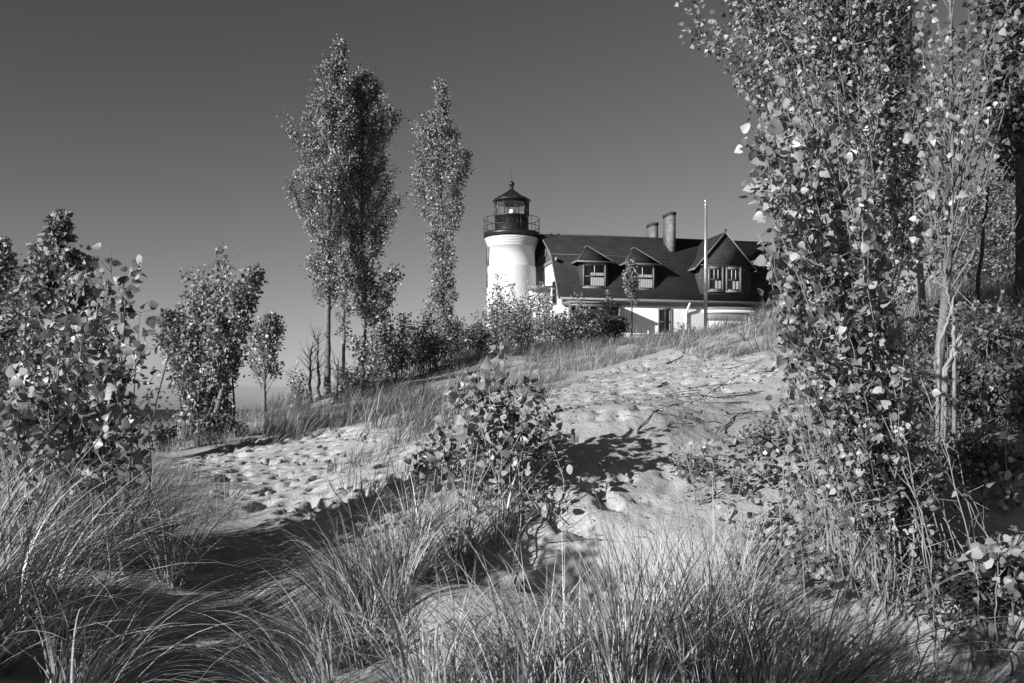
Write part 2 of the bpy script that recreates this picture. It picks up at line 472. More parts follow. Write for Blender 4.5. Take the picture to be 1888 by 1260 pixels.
def project(p):
    y = np.maximum(p[..., 1], .1)
    return CX + FPX * p[..., 0] / y, CY - FPX * (p[..., 2] - EYE) / y

def ground_at(px, py, d0=3.0, d1=80.0, near=None):
    """where the line of sight through a pixel first meets the ground"""
    d = np.geomspace(d0, d1, 500)
    x = (px - CX) / FPX * d; z = EYE + (CY - py) / FPX * d
    below = z < H(x, d)
    if near is not None:
        return np.array([(px - CX) / FPX * near, near, float(H((px - CX) / FPX * near, near))])
    k = int(np.argmax(below)) if below.any() else 499
    return np.array([x[k], d[k], float(H(x[k], d[k]))])

def in_poly(px, py, poly):
    poly = np.asarray(poly, float); inside = np.zeros(px.shape, bool)
    x1, y1 = poly[-1]
    for x2, y2 in poly:
        c = ((y1 > py) != (y2 > py)) & (px < (x2 - x1) * (py - y1) / (y2 - y1 + 1e-12) + x1)
        inside ^= c
        x1, y1 = x2, y2
    return inside

def scatter(poly, dmin, dmax, dens, rng):
    """evenly strewn ground points of the patch of dune the polygon outlines"""
    poly = np.asarray(poly, float)
    fx = (poly[:, 0] - CX) / FPX
    x0, x1 = min(fx.min() * dmin, fx.min() * dmax), max(fx.max() * dmin, fx.max() * dmax)
    n = int(dens * (x1 - x0) * (dmax - dmin))
    x = rng.uniform(x0, x1, n); y = rng.uniform(dmin, dmax, n); z = H(x, y)
    px, py = project(np.stack([x, y, z], -1))
    k = in_poly(px, py, poly)
    return np.stack([x[k], y[k], z[k]], -1)

def build_ground():
    xs = np.concatenate([-np.geomspace(150, 7.1, 90), np.arange(-7, 8.5, .04), np.geomspace(8.6, 150, 90)])
    ys = np.concatenate([-np.geomspace(40, 2.2, 25), np.arange(-2, 4, .12), np.arange(4, 17, .04), 17 * np.exp(np.linspace(.004, 2.48, 260))])
    X, Y = np.meshgrid(xs, ys)
    Z = H(X, Y)
    Z += .020 * vnoise(X, Y, .37) + .009 * vnoise(X + 3, Y, .15)
    px, py = project(np.stack([X, Y, Z], -1))
    busy = np.zeros(X.shape)
    for q in ([(330,850),(480,805),(620,790),(780,800),(760,860),(700,930),(560,985),(430,930),(380,900)], [(960,930),(1080,850),(1200,760),(1060,740),(1100,690),(1240,650),(1420,640),(1430,780),(1330,860),(1300,930),(1180,1030),(960,1020)]):
        busy = np.maximum(busy, (in_poly(px, py, q) & (Y > 4)).astype(float))
    for _ in range(3):
        busy[1:-1, 1:-1] = (busy[:-2, 1:-1] + busy[2:, 1:-1] + busy[1:-1, :-2] + busy[1:-1, 2:]) / 4
    Z += busy * (.012 * (.5 - np.abs(vnoise(X, Y + 9, .30))) + .016 * (.5 - np.abs(vnoise(X + 5, Y, .14))))
    rng = np.random.default_rng(5)
    # footprints trodden into the path and the slip face
    def prints(poly, d0, d1, dens, dep, size):
        P = scatter(poly, d0, d1, dens, rng)
        for p in P:
            a = rng.uniform(-.3, 1.6) if rng.random() < .6 else rng.uniform(0, 3.1)
            L = size * rng.uniform(.7, 1.25); Wd = L * rng.uniform(.5, .85); dp = dep * rng.uniform(.75, 1.35)
            i0, i1 = np.searchsorted(xs, [p[0] - 3 * L, p[0] + 3 * L]); j0, j1 = np.searchsorted(ys, [p[1] - 3 * L, p[1] + 3 * L])
            dx = X[j0:j1, i0:i1] - p[0]; dy = Y[j0:j1, i0:i1] - p[1]
            u = (dx * math.cos(a) + dy * math.sin(a)) / L; v = (-dx * math.sin(a) + dy * math.cos(a)) / Wd
            r = np.sqrt(u * u + v * v)
            r = r * (1 + .25 * vnoise(X[j0:j1, i0:i1] + p[0], Y[j0:j1, i0:i1], .12))
            Z[j0:j1, i0:i1] += -dp * np.exp(-(r / .95) ** 6) + .06 * dp * np.exp(-((r - 1.35) / .33) ** 2)
    prints([(330,850),(480,805),(620,790),(780,800),(760,860),(700,930),(560,985),(430,930),(380,900)], 8, 26, 17, .14, .115)
    prints([(330,850),(480,805),(620,790),(780,800),(760,860),(700,930),(560,985),(430,930),(380,900)], 8, 26, 10, .05, .06)
    prints([(1000,720),(1100,690),(1240,650),(1420,640),(1430,700),(1200,770),(1040,800)], 9, 32, 22, .06, .085)
    prints([(970,930),(1080,850),(1240,800),(1330,860),(1250,930),(1180,1010),(980,1010)], 6.5, 12, 3, .04, .10)
    prints([(970,930),(1080,850),(1240,800),(1330,860),(1250,930),(1180,1010),(980,1010)], 6.5, 12, 40, .022, .045)
    for q in [(1097,900),(1122,926),(1007,943),(1034,960),(1070,975),(982,1012),(1150,880)]:
        p = ground_at(*q)
        i0, i1 = np.searchsorted(xs, [p[0] - .5, p[0] + .5]); j0, j1 = np.searchsorted(ys, [p[1] - .5, p[1] + .5])
        dx = X[j0:j1, i0:i1] - p[0]; dy = Y[j0:j1, i0:i1] - p[1]
        r = np.hypot((dx + dy * .4) / .11, (dy - dx * .3) / .085) * (1 + .3 * vnoise(X[j0:j1, i0:i1] + q[0], Y[j0:j1, i0:i1], .09))
        Z[j0:j1, i0:i1] += -.13 * np.exp(-r ** 6) + .008 * np.exp(-((r - 1.4) / .3) ** 2)
    nx, ny = len(xs), len(ys)
    i = np.arange(ny - 1)[:, None] * nx + np.arange(nx - 1)[None]
    g = Geo()
    g.add(np.stack([X, Y, Z], -1).reshape(-1, 3), np.stack([i, i + 1, i + nx + 1, i + nx], -1).reshape(-1, 4))
    o = g.build('ground', M['sand'], smooth=True)
    tag(o, 'trodden pale sand dune with footprints', 'sand', kind='structure')

build_ground()
g = Geo(); g.add([(-30000, -2000, 0), (30000, -2000, 0), (30000, 40000, 0), (-30000, 40000, 0)], [(0, 1, 2, 3)])
tag(g.build('water', M['water']), 'dark open lake reaching the horizon', 'lake', kind='structure')

# ------------------------------------------------------------------ keeper's house
HX, HY = (1035 - CX) / FPX * 60.0, 60.0
HANG = math.atan2(.221, .975)
HZ = EYE + 3.35
UX, UY = math.cos(HANG), math.sin(HANG)
NX, NY = -UY, UX
def HL(px, py, n):
    """photograph pixel to the house's own (along, up) measure on the plane n metres behind the front wall"""
    a = (px - CX) / FPX
    u = (a * (HY + n * NY) - HX - n * NX) / (UX - a * UY)
    Y = HY + u * UY + n * NY
    return u, (CY - py) / FPX * Y + EYE - HZ

house = empty('keepers_house', (HX, HY, HZ), HANG)
tag(house, "white stucco keeper's house under a dark gambrel roof on the dune", 'house')
UL = 15.7; DEP = 8.32
EZ = 6.78 + EYE - HZ; BZ = 9.56 + EYE - HZ; RZ = 11.27 + EYE - HZ
BN = 1.62; RN = DEP / 2
def prism(g, poly, n0, n1):
    """polygon in (u,z) pushed from depth n0 to n1"""
    k = len(poly)
    v = [(u, n0, z) for u, z in poly] + [(u, n1, z) for u, z in poly]
    polys = [list(range(k)), list(range(2 * k - 1, k - 1, -1))] + [[(i + 1) % k, i, k + i, k + (i + 1) % k] for i in range(k)]
    g.addp(v, polys)
def xprism(g, poly, u0, u1):
    """polygon in (n,z) pushed along the house"""
    k = len(poly)
    v = [(u0, n, z) for n, z in poly] + [(u1, n, z) for n, z in poly]
    polys = [list(range(k))[::-1], list(range(k, 2 * k))] + [[i, (i + 1) % k, k + (i + 1) % k, k + i] for i in range(k)]
    g.addp(v, polys)
# walls: stucco up to the eaves and, at the ends, up to the break of the roof
g = Geo()
xprism(g, [(0, -1.5), (DEP, -1.5), (DEP, EZ), (DEP - BN + .12, BZ - .28), (BN - .12, BZ - .28), (0, EZ)], 0, UL)
g.build('wall', M['stucco'], house)
g = Geo()
xprism(g, [(BN - .14, BZ - .26), (DEP - BN + .14, BZ - .26), (DEP - BN - .02, BZ - .1), (RN, RZ - .14), (BN + .02, BZ - .1)], .06, UL - .06)
g.build('gable_siding', M['clap'], house)
g = Geo()
xprism(g, [(.9, BZ - .46), (DEP - .9, BZ - .46), (DEP - .9, BZ - .24), (.9, BZ - .24)], -.07, -.003)
gb = g.build('gable_band', M['trim'], house)
# roof: one folded slab
out = [(-.34, EZ - .10), (BN - .14, BZ + .02), (RN, RZ), (DEP - BN + .14, BZ + .02), (DEP + .34, EZ - .10)]
inn = [(DEP + .22, EZ - .14), (DEP - BN + .06, BZ - .12), (RN, RZ - .16), (BN - .06, BZ - .12), (-.22, EZ - .14)]
g = Geo()
for i in range(4):
    a, b = out[i], out[i + 1]; c, d = inn[3 - i], inn[4 - i]
    v = [(-.22, *a), (-.22, *b), (-.22, *c), (-.22, *d), (UL + .2, *a), (UL + .2, *b), (UL + .2, *c), (UL + .2, *d)]
    ps = [(0, 4, 5, 1), (3, 2, 6, 7), (0, 1, 2, 3), (4, 7, 6, 5)]
    if i == 0: ps.append((0, 3, 7, 4))
    if i == 3: ps.append((1, 5, 6, 2))
    g.addp(v, ps)
roof = g.build('roof', M['roof'], house)
g = Geo(); tube(g, [(-.24, RN, RZ + .02), (UL + .22, RN, RZ + .02)], .06, 6)
g.build('ridge_cap', M['trim_dark'], roof)
for s in (0, 1):
    g = Geo()
    for i in (0, 1, 2, 3):
        a, b = out[i], out[i + 1]
        u = -.25 if s == 0 else UL + .23
        p = np.array([(u, a[0], a[1] - .06), (u, b[0], b[1] - .06)])
        tube(g, p, .05, 4)
    g.build('rake_board', M['trim'], roof)
g = Geo(); xprism(g, [(BN - .17, BZ + .0), (BN - .10, BZ + .0), (BN - .06, BZ + .07), (BN - .14, BZ + .055)], -.2, UL + .18)
g.build('roof_flashing', M['trim_dark'], roof)
# gutter and frieze
g = Geo(); xprism(g, [(-.46, EZ - .20), (-.345, EZ - .20), (-.345, EZ - .06), (-.46, EZ - .06)], -.2, UL + .15)
gut = g.build('gutter', M['trim'], house)
g = Geo(); xprism(g, [(-.045, EZ - .42), (-.003, EZ - .42), (-.003, EZ - .15), (-.33, EZ - .15), (-.33, EZ - .19), (-.045, EZ - .19)], .0, UL)
g.build('frieze_board', M['trim'], house)
u, z = HL(1265.5, 560, -.1)
g = Geo(); tube(g, [(u + .12, -.40, EZ - .2), (u + .05, -.38, EZ - .42), (u - .02, -.14, EZ - .75), (u - .02, -.12, EZ - 1.0), (u - .02, -.12, -1)], .065, 8)
g.build('downspout', M['white'], house)

def window(px0, px1, py0, py1, n, fw, style, name='window', curtain='mid', mount=house):
    """double hung window standing proud on the plane n"""
    u0, z1 = HL(px0, py0, n); u1, _ = HL(px1, py0, n)
    _, z0 = HL(px0, py1, n)
    def fr(g, a0, a1, b0, b1, w, n0, n1, top=None):
        top = w if top is None else top
        g.box(a0, a0 + w, n0, n1, b0, b1); g.box(a1 - w, a1, n0, n1, b0, b1)
        g.box(a0 + w, a1 - w, n0, n1, b0, b0 + w); g.box(a0 + w, a1 - w, n0, n1, b1 - top, b1)
    g = Geo(); fr(g, u0, u1, z0, z1, fw, n - .065, n - .002, fw * (1.7 if style != 'low' else 1.0))
    g.box(u0 - .05, u1 + .05, n - .10, n - .0655, z0 - .05, z0 + .03)
    win = g.build(name, M['trim'], mount)
    a0, a1, b0, b1 = u0 + fw + .003, u1 - fw - .003, z0 + fw + .003, z1 - fw * (1.7 if style != 'low' else 1.0) - .003
    zm = b0 + (b1 - b0) * .47
    g = Geo(); fr(g, a0, a1, b0, zm - .002, .045, n - .045, n - .012); fr(g, a0, a1, zm, b1, .045, n - .06, n - .028)
    g.box(a0 + .046, a1 - .046, n - .055, n - .035, zm - .045, zm - .003)
    g.build('sash', M['trim_dark'], win)
    g = Geo(); mx = [.5] if style != 'three' else [1 / 3, 2 / 3]
    for f in mx:
        c = a0 + (a1 - a0) * f
        g.box(c - .014, c + .014, n - .056, n - .034, zm + .046, b1 - .047)
        if style == 'low': g.box(c - .014, c + .014, n - .040, n - .018, b0 + .046, zm - .05)
    g.build('glazing_bar', M['white'] if style != 'low' else M['trim'], win)
    g = Geo(); g.add([(a0 + .04, n - .040, b0 + .04), (a1 - .04, n - .040, b0 + .04), (a1 - .04, n - .040, b1 - .04), (a0 + .04, n - .040, b1 - .04)], [(0, 1, 2, 3)])
    g.build('pane', M['glass'], win)
    g = Geo(); g.box(a0, a1, n - .0085, n - .004, b0, b1)
    g.build('room_shade', M['dark'], win)
    if curtain:
        g = Geo(); k = 40
        for lo, hi in {'mid': [(.30, 1.0)], 'pair': [(.42, .62), (.70, .9)], 'side': [(.86, 1.0)]}[curtain]:
            x = np.linspace(a0 + (a1 - a0) * lo, a0 + (a1 - a0) * hi, k)
            y = n - .029 + .005 * np.sin(np.linspace(0, 26 * (hi - lo) + 6, k) * 1.6)
            zt = zm + .22 if curtain == 'mid' else (zm - .05 if curtain == 'pair' else b1 - .06)
            v = np.concatenate([np.stack([x, y, np.full(k, b0 + .02)], -1), np.stack([x, y, np.full(k, zt)], -1)])
            i = np.arange(k - 1)
            g.add(v, np.stack([i, i + 1, i + 1 + k, i + k], -1))
        g.build('curtain', M['curtain'], win)
    return win

# two hipped dormers in the steep lower slope
for (ax, bx, wx0, wx1, wy0, wy1, pk, ptop, le, re_, ey) in [
        (1071, 1121.5, 1074.5, 1117, 483.5, 530.5, 1087, 454, 1066.5, 1132, 481),
        (1158.5, 1210.5, 1162, 1206, 486.5, 534, 1176.5, 457, 1158, 1220, 485.5)]:
    n = .18
    u0, _ = HL(ax, 500, n); u1, _ = HL(bx, 500, n)
    _, z0 = HL(ax, wy1 + 4, n); _, z1 = HL(ax, ey + 1, n)
    z1 += .0
    g = Geo()
    xprism(g, [(n, z0 - .1), (1.6, z0 - .1), (1.6, z1), (n, z1)], u0, u1)
    dm = g.build('dormer', M['siding'], house)
    um = (u0 + u1) / 2 ; hw = (u1 - u0) / 2 + .30
    pz = HL(pk, ptop, 1.7)[1]
    g = Geo(); nf = n - .20
    A, B, Cc, D = (um - hw, nf, z1), (um + hw, nf, z1), (um, 1.65, pz), (um, 3.3, pz)
    E_, F_ = (um - hw, 2.6, z1), (um + hw, 2.6, z1)
    g.addp([A, B, Cc, D, E_, F_], [(0, 1, 2), (0, 2, 3, 4), (1, 5, 3, 2), (0, 4, 5, 1)])
    g.build('dormer_roof', M['roof'], dm)
    g = Geo()
    tube(g, [A, Cc], .028, 5); tube(g, [B, Cc], .028, 5); tube(g, [Cc, D], .025, 5)
    g.box(um - hw - .02, um + hw + .02, nf - .04, nf - .001, z1 - .07, z1 + .02)
    g.box(um - hw - .06, um - hw - .001, nf, 1.45, z1 - .07, z1 + .02); g.box(um + hw + .001, um + hw + .06, nf, 1.45, z1 - .07, z1 + .02)
    g.build('dormer_trim', M['trim'], dm)
    window(wx0, wx1, wy0, wy1, n, .09, 'two', mount=house)

# the large cross gable
n = -.02
g0, zb = HL(1290.6, 552.5, n); g1, _ = HL(1384, 552.5, n); _, ze = HL(1290, 487.5, n)
pu, pz = HL(1338, 427.5, n - .1)
g = Geo()
xprism(g, [(n, zb + .02), (2.3, zb + .02), (2.3, ze), (n, ze)], g0, g1)
gable = g.build('cross_gable', M['siding'], house)
g = Geo(); prism(g, [(g0 + .02, ze + .002), (g1 - .02, ze + .002), (pu, pz - .14)], n - .0, 4.0)
g.build('gable_face', M['siding'], gable)
g = Geo(); nf = n - .09
hl = .34
for s in (-1, 1):
    e = (g0 - hl, ze - .22) if s < 0 else (g1 + hl, ze - .22)
    v = [(e[0], nf, e[1]), (pu, nf, pz), (pu, 4.1, pz), (e[0], 3.2, e[1]), (e[0], nf, e[1] - .09), (pu, nf, pz - .12), (pu, 4.1, pz - .12), (e[0], 3.2, e[1] - .09)]
    g.addp(v, [(0, 1, 2, 3), (4, 7, 6, 5), (0, 4, 5, 1), (0, 3, 7, 4), (3, 2, 6, 7)])
grf = g.build('gable_roof', M['roof'], gable)
g = Geo()
for e in ((g0 - hl, ze - .22), (g1 + hl, ze - .22)):
    tube(g, [(e[0], nf - .03, e[1] - .03), (pu, nf - .03, pz - .03)], .042, 4)
    s = -1 if e[0] < pu else 1
    g.box(min(e[0], e[0] + s * .05), max(e[0], e[0] + s * .05), nf, 1.2, e[1] - .12, e[1] + .0)
g.build('gable_trim', M['trim'], gable)
g = Geo(); lathe(g, [(0, .0), (.07, .03), (.09, .10), (.04, .17), (0, .2)], 10, (pu, nf, pz))
g.build('finial', M['trim_dark'], gable)
g = Geo(); xprism(g, [(nf - .0, ze - .10), (n - .003, ze - .10), (n - .003, ze + .0), (nf, ze + .0)], g0 - .1, g1 + .1)
g.build('gable_base_molding', M['trim_dark'], gable)
window(1305.4, 1334, 489.5, 537, n, .12, 'three', curtain='pair')
window(1338, 1366.5, 490.5, 538, n, .12, 'three', curtain='pair')
# shallow rounded bay under it
g = Geo()
b0 = HL(1300, 570, -.1)[0]; b1 = HL(1392, 570, -.1)[0]; bm = (b0 + b1) / 2; bw = (b1 - b0) / 2
def bay(z0, z1, off, mname, name, par):
    g = Geo(); k = 24
    t = np.linspace(0, np.pi, k)
    x = bm - np.cos(t) * (bw + off); y = -.0 - np.sin(t) * (.65 + off)
    v = np.concatenate([np.stack([x, y, np.full(k, z0)], -1), np.stack([x, y, np.full(k, z1)], -1)])
    i = np.arange(k - 1)
    g.add(v, np.stack([i, i + 1, i + 1 + k, i + k], -1))
    g.F.append(np.array([list(range(k))[::-1]])); g.F.append(np.array([list(range(k, 2 * k))]))
    return g.build(name, M[mname], par)
bb = bay(-1.4, EZ - 1.28, 0, 'stucco', 'round_bay', house)
bay(EZ - 1.28, EZ - .80, .03, 'trim', 'bay_screen', bb)
bay(EZ - .80, EZ - .62, .14, 'white', 'bay_cornice', bb)
bay(EZ - .62, EZ - .43, .05, 'trim', 'bay_frieze', bb)

# ground floor window and the window in the left end
window(1213.5, 1238.5, 568.5, 616, 0, .07, 'low', curtain='side')
def end_window(n0, n1, z0, z1, mname, name):
    g = Geo()
    g.box(-.06, -.003, n0, n1, z0, z1)
    w = g.build(name, M['trim'], house)
    g = Geo(); g.box(-.075, -.0605, n0 + .09, n1 - .09, z0 + .09, z1 - .09)
    g.build('pane', M[mname], w)
    return w
end_window(.9, 1.9, EZ - .35, EZ + 1.15, 'dark', 'end_window')
g = Geo(); g.box(-.02, .055, RN - .45, RN + .25, BZ + .25, BZ + 1.0); w = g.build('attic_window', M['trim'], house)
g = Geo(); g.box(-.035, -.0205, RN - .36, RN + .16, BZ + .34, BZ + .91); g.build('pane', M['dark'], w)

# chimneys
def chimney(px0, px1, pxl, ptop, n0, depth, zb, hid=0):
    u0 = HL(px0, ptop, n0)[0]; u1 = HL(px1, ptop, n0)[0]; zt = HL(px0, ptop, n0)[1]
    g = Geo(); g.box(u0, u1, n0, n0 + depth, zb, zt - .18)
    c = g.build('chimney', M['brick'], roof)
    g = Geo(); g.box(u0 - .03, u1 + .03, n0 - .03, n0 + depth + .03, zt - .178, zt + .02)
    g.build('chimney_cap', M['siding'], c)
    g = Geo(); g.box(u0 - .02, u1 + .02, n0 - .02, n0 + depth + .02, zb, zb + .45)
    g.build('chimney_flashing', M['trim_dark'], c)
n_ch = 2.35
chimney(1236, 1246, 1226, 391, n_ch, 1.25, BZ + (n_ch - BN) / (RN - BN) * (RZ - BZ) - .35)
chimney(1203.5, 1213.5, 1195, 410.5, RN + .5, 1.1, RZ - .9)

# porch on the left of the front wall: flat roof, fascia, two posts, rail
p0 = -.0; p1 = HL(1146, 570, -1.35)[0]
ztop = HL(1100, 555.5, -1.35)[1]; zbot = HL(1100, 565.5, -1.35)[1]
g = Geo(); g.box(p0, p1 + .12, -1.45, -.05, ztop - .13, ztop - .02)
porch = g.build('porch_roof', M['trim'], house)
g = Geo(); g.box(p0 + .05, p1, -1.36, -1.24, zbot, ztop - .135)
g.box(p1 - .11, p1, -1.238, -.05, zbot - .35, ztop - .135)
g.build('porch_beam', M['trim'], porch)
g = Geo(); g.box(p0 + .1, p1 - .2, -1.2, -1.18, zbot - .5, zbot + .05); g.build('porch_blind', M['trim_dark'], porch)
for u in (p0 + .1, p1 - .15):
    g = Geo(); g.box(u, u + .13, -1.36, -1.23, -1.2, zbot - .001)
    g.build('porch_post', M['trim'], porch)
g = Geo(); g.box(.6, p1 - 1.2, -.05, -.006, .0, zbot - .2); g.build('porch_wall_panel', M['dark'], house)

# ------------------------------------------------------------------ passage between tower and house (part of the house)
g = Geo(); g.box(-1.25, -.003, 2.6, 5.2, -1.4, EZ + .70)
ps = g.build('passage', M['stucco'], house)
g = Geo(); g.box(-1.4, -.003, 2.35, 5.3, EZ + .705, EZ + .95); g.build('passage_roof', M['trim'], ps)

# ------------------------------------------------------------------ lighthouse tower
TX, TY = (943.4 - CX) / FPX * 64.0, 64.0
def tz(py): return (CY - py) / FPX * 64.0 + EYE - HZ
def tr(px): return px / FPX * 64.0
tower = empty('lighthouse_tower', (TX, TY, HZ))
tag(tower, 'round white stucco lighthouse tower with a black lantern room', 'lighthouse')
g = Geo()
prof = [(tr(47), -2.0), (tr(46.5), tz(560)), (tr(44.3), tz(495)), (tr(44.6), tz(493.5)), (tr(43.0), tz(492)), (tr(42.6), tz(458))]
zz = tz(458); rr = 42.6
k = 6
for i in range(k):
    rr += 1.05; prof += [(tr(rr), zz), (tr(rr), zz + .066), (tr(rr) - .05, zz + .067), (tr(rr) - .05, zz + .093)]; zz = tz(458 - (i + 1) * 2.7)
prof += [(tr(49.6), tz(441.5)), (0, tz(441.5))]
lathe(g, prof, 96)
g.build('tower_wall', M['stucco'], tower, smooth=False)
g = Geo(); zd = tz(434)
lathe(g, [(tr(49), zd - .16), (tr(51.8), zd - .14), (tr(51.8), zd + .10), (0, zd + .10)], 96)
deck = g.build('gallery_deck', M['black'], tower)
g = Geo()
RRr = tr(51.3)
th = np.linspace(0, 2 * np.pi, 73)
for h in (.40, .92):
    tube(g, np.stack([RRr * np.cos(th), RRr * np.sin(th), np.full(73, zd + .10 + h)], -1), .020, 6, cap=False)
rail = g.build('gallery_rail', M['black'], tower)
for i in range(14):
    a = i * 2 * np.pi / 14 + .1
    g = Geo(); tube(g, [(RRr * math.cos(a), RRr * math.sin(a), zd + .10), (RRr * math.cos(a), RRr * math.sin(a), zd + 1.02)], .018, 6)
    g.build('rail_post', M['black'], rail)
# lantern: ten sided
NS = 10; A0 = math.radians(-90 + 9 + 3)
rl = tr(31.5)
zg0 = zd + 1.16; zg1 = zd + 2.02; zr = zd + 2.10
g = Geo(); lathe(g, [(rl, zd + .1), (rl, zg0), (rl + .03, zg0 + .01), (rl + .03, zg0 + .06), (rl - .06, zg0 + .06), (rl - .06, zd + .15)], NS, a0=A0)
par = g.build('lantern_parapet', M['black'], tower)
for i in range(NS):
    a = A0 + (i + .5) * 2 * math.pi / NS
    ca, sa = math.cos(a), math.sin(a); rm = rl * math.cos(math.pi / NS) + .012
    t = np.array([-sa, ca, 0]); nrm = np.array([ca, sa, 0])
    pts = [nrm * rm + t * x + np.array([0, 0, z]) for x, z in [(-.2, zd + .15), (-.2, zd + .75)]] + \
          [nrm * rm + t * .2 * math.cos(q) + np.array([0, 0, zd + .75 + .25 * math.sin(q)]) for q in np.linspace(math.pi, 0, 7)] + [nrm * rm + t * .2 + np.array([0, 0, zd + .15])]
    g = Geo(); tube(g, pts, .014, 4); g.build('arched_panel', M['black'], par)
for i in range(NS):
    g = Geo()
    a = A0 + i * 2 * math.pi / NS
    x, y = rl * math.cos(a), rl * math.sin(a)
    tube(g, [(x, y, zg0 + .05), (x, y, zg1 + .05)], .026, 4)
    g.build('lantern_mullion', M['black'], tower)
blank = {9, 0, 1, 2}
for i in range(NS):
    a = A0 + i * 2 * math.pi / NS; b = A0 + (i + 1) * 2 * math.pi / NS
    r = rl - .01
    p = [(r * math.cos(a), r * math.sin(a), zg0 + .05), (r * math.cos(b), r * math.sin(b), zg0 + .05), (r * math.cos(b), r * math.sin(b), zg1 + .04), (r * math.cos(a), r * math.sin(a), zg1 + .04)]
    if i in (1, 2):
        g = Geo(); c = [(x * .985, y * .985, z) for x, y, z in p]; g.addp(p + c, [(0, 1, 2, 3), (7, 6, 5, 4), (0, 4, 5, 1), (2, 6, 7, 3), (1, 5, 6, 2), (0, 3, 7, 4)]); g.build('blank_panel', M['black'], tower)
    else:
        g = Geo(); g.addp(p, [(0, 1, 2, 3)]); g.build('lantern_pane', M['glass'], tower)
g = Geo(); lathe(g, [(rl - .08, zg1 - .0), (rl - .5, zg1 + .2), (.08, zg1 + .3)], NS, a0=A0); g.build('lantern_lining', M['lantern'], tower)
g = Geo()
ro = tr(34.5) / math.cos(math.pi / NS) * .985
lathe(g, [(rl - .07, zg1 + .0), (rl + .02, zg1 + .0), (rl + .03, zg1 + .14), (ro, zg1 + .13), (ro, zg1 + .19), (ro * .5, zg1 + .55), (.14, zg1 + .86), (.12, zg1 + .9), (0, zg1 + .9)], NS, a0=A0)
lr = g.build('lantern_roof', M['black'], tower)
g = Geo()
for i in range(NS):
    a = A0 + i * 2 * math.pi / NS
    tube(g, [(ro * math.cos(a), ro * math.sin(a), zg1 + .20), (ro * .5 * math.cos(a), ro * .5 * math.sin(a), zg1 + .56), (.14 * math.cos(a), .14 * math.sin(a), zg1 + .87)], .016, 4)
g.build('roof_rib', M['black'], lr)
zt = zg1 + .88
g = Geo(); lathe(g, [(.17, zt), (.13, zt + .04), (.10, zt + .08), (.10, zt + .12), (.155, zt + .14), (.155, zt + .17), (.09, zt + .20), (.09, zt + .22), (.14, zt + .27), (.175, zt + .33), (.188, zt + .39),
    (.175, zt + .46), (.13, zt + .52), (.07, zt + .56), (0, zt + .57)], 24)
ball = g.build('ventilator_ball', M['black'], tower, smooth=True)
g = Geo(); tube(g, [(0, 0, zt + .56), (0, 0, zt + 1.28)], [.014, .008], 6); g.build('lightning_rod', M['black'], ball)
# lens inside
g = Geo(); lathe(g, [(0, zd + .15), (.2, zd + .15), (.2, zg0 + .02), (0, zg0 + .02)], 16); g.build('lens_pedestal', M['lantern'], tower)
g = Geo(); zl = zg0 + .03
pr = [(.12, zl)]
for i in range(9): pr += [(.17 + .015 * math.sin(i * .4), zl + .03 + i * .045), (.155 + .015 * math.sin(i * .4), zl + .055 + i * .045)]
pr += [(.1, zl + .46), (0, zl + .46)]
lathe(g, pr, 20)
lens_m, _nt, _b = mat('lens_glass'); _b.inputs['Base Color'].default_value = (.85, .85, .85, 1); _b.inputs['Roughness'].default_value = .12; _b.inputs['Specular IOR Level'].default_value = .9
g.build('beacon_lens', lens_m, tower)
# two narrow windows on the lake side of the tower
for (y0, y1) in ((457, 491), (505, 532)):
    aw = math.radians(186); rw = tr(43.2)
    g = Geo(); g.box(-.09, .06, -.32, .32, tz(y1), tz(y0))
    w = g.build('tower_window', M['trim'], tower); w.rotation_euler = (0, 0, aw - math.pi); w.location = (rw * math.cos(aw), rw * math.sin(aw), 0)
    g = Geo(); g.box(-.10, -.091, -.24, .24, tz(y1) + .08, tz(y0) - .1)
    g.build('pane', M['dark'], w)

# ------------------------------------------------------------------ flagpole
fp = at(1301, 580, 46)
gz = float(H(fp[0], 46.0))
pole = empty('flagpole', (fp[0], 46.0, gz - .2))
tag(pole, 'tall bare metal flagpole standing before the cross gable', 'flagpole')
ht = EYE + (CY - 380) / FPX * 46 - gz + .2
g = Geo(); tube(g, [(0, 0, 0), (0, 0, ht * .6), (0, 0, ht)], [.085, .07, .045], 12); g.build('pole_shaft', M['pole'], pole, smooth=True)
g = Geo(); lathe(g, [(.03, ht), (.075, ht + .02), (.075, ht + .06), (.03, ht + .08), (.03, ht + .14), (.07, ht + .18), (.08, ht + .23), (.05, ht + .29), (0, ht + .31)], 14); g.build('pole_truck', M['pole'], pole, smooth=True)
g = Geo(); tube(g, [(.09, -.05, .9), (.085, -.05, ht * .5), (.06, -.05, ht)], .008, 4); g.build('halyard', M['wire'], pole)
# low rail fence in front of the house
f0 = ground_at(1172, 619, near=52.0); f1 = ground_at(1215, 619, near=53.0)
zf = EYE + (CY - 617.5) / FPX * 52
fence = empty('rail_fence', (f0[0], f0[1], f0[2])); tag(fence, "low wooden rail fence at the dune top before the house wall", 'fence')
g = Geo(); tube(g, [(-.3, 0, zf - f0[2]), (f1[0] - f0[0] + .5, f1[1] - f0[1], zf - f0[2] + .04)], .035, 6); g.build('rail', M['trim'], fence)
for k in range(4):
    x = k / 3 * (f1[0] - f0[0] + .4); g = Geo(); tube(g, [(x, .04 + k / 3, -.5), (x, .04 + k / 3, zf - f0[2] + .08)], .04, 6); g.build('fence_post', M['trim'], fence)

# ------------------------------------------------------------------ woody plants
def poly_at(P, t):
    P = np.asarray(P, float); n = len(P) - 1
    f = np.clip(t, 0, 1) * n; i = np.minimum(np.floor(f).astype(int), n - 1); w = (f - i)[..., None]
    return P[i] * (1 - w) + P[i + 1] * w

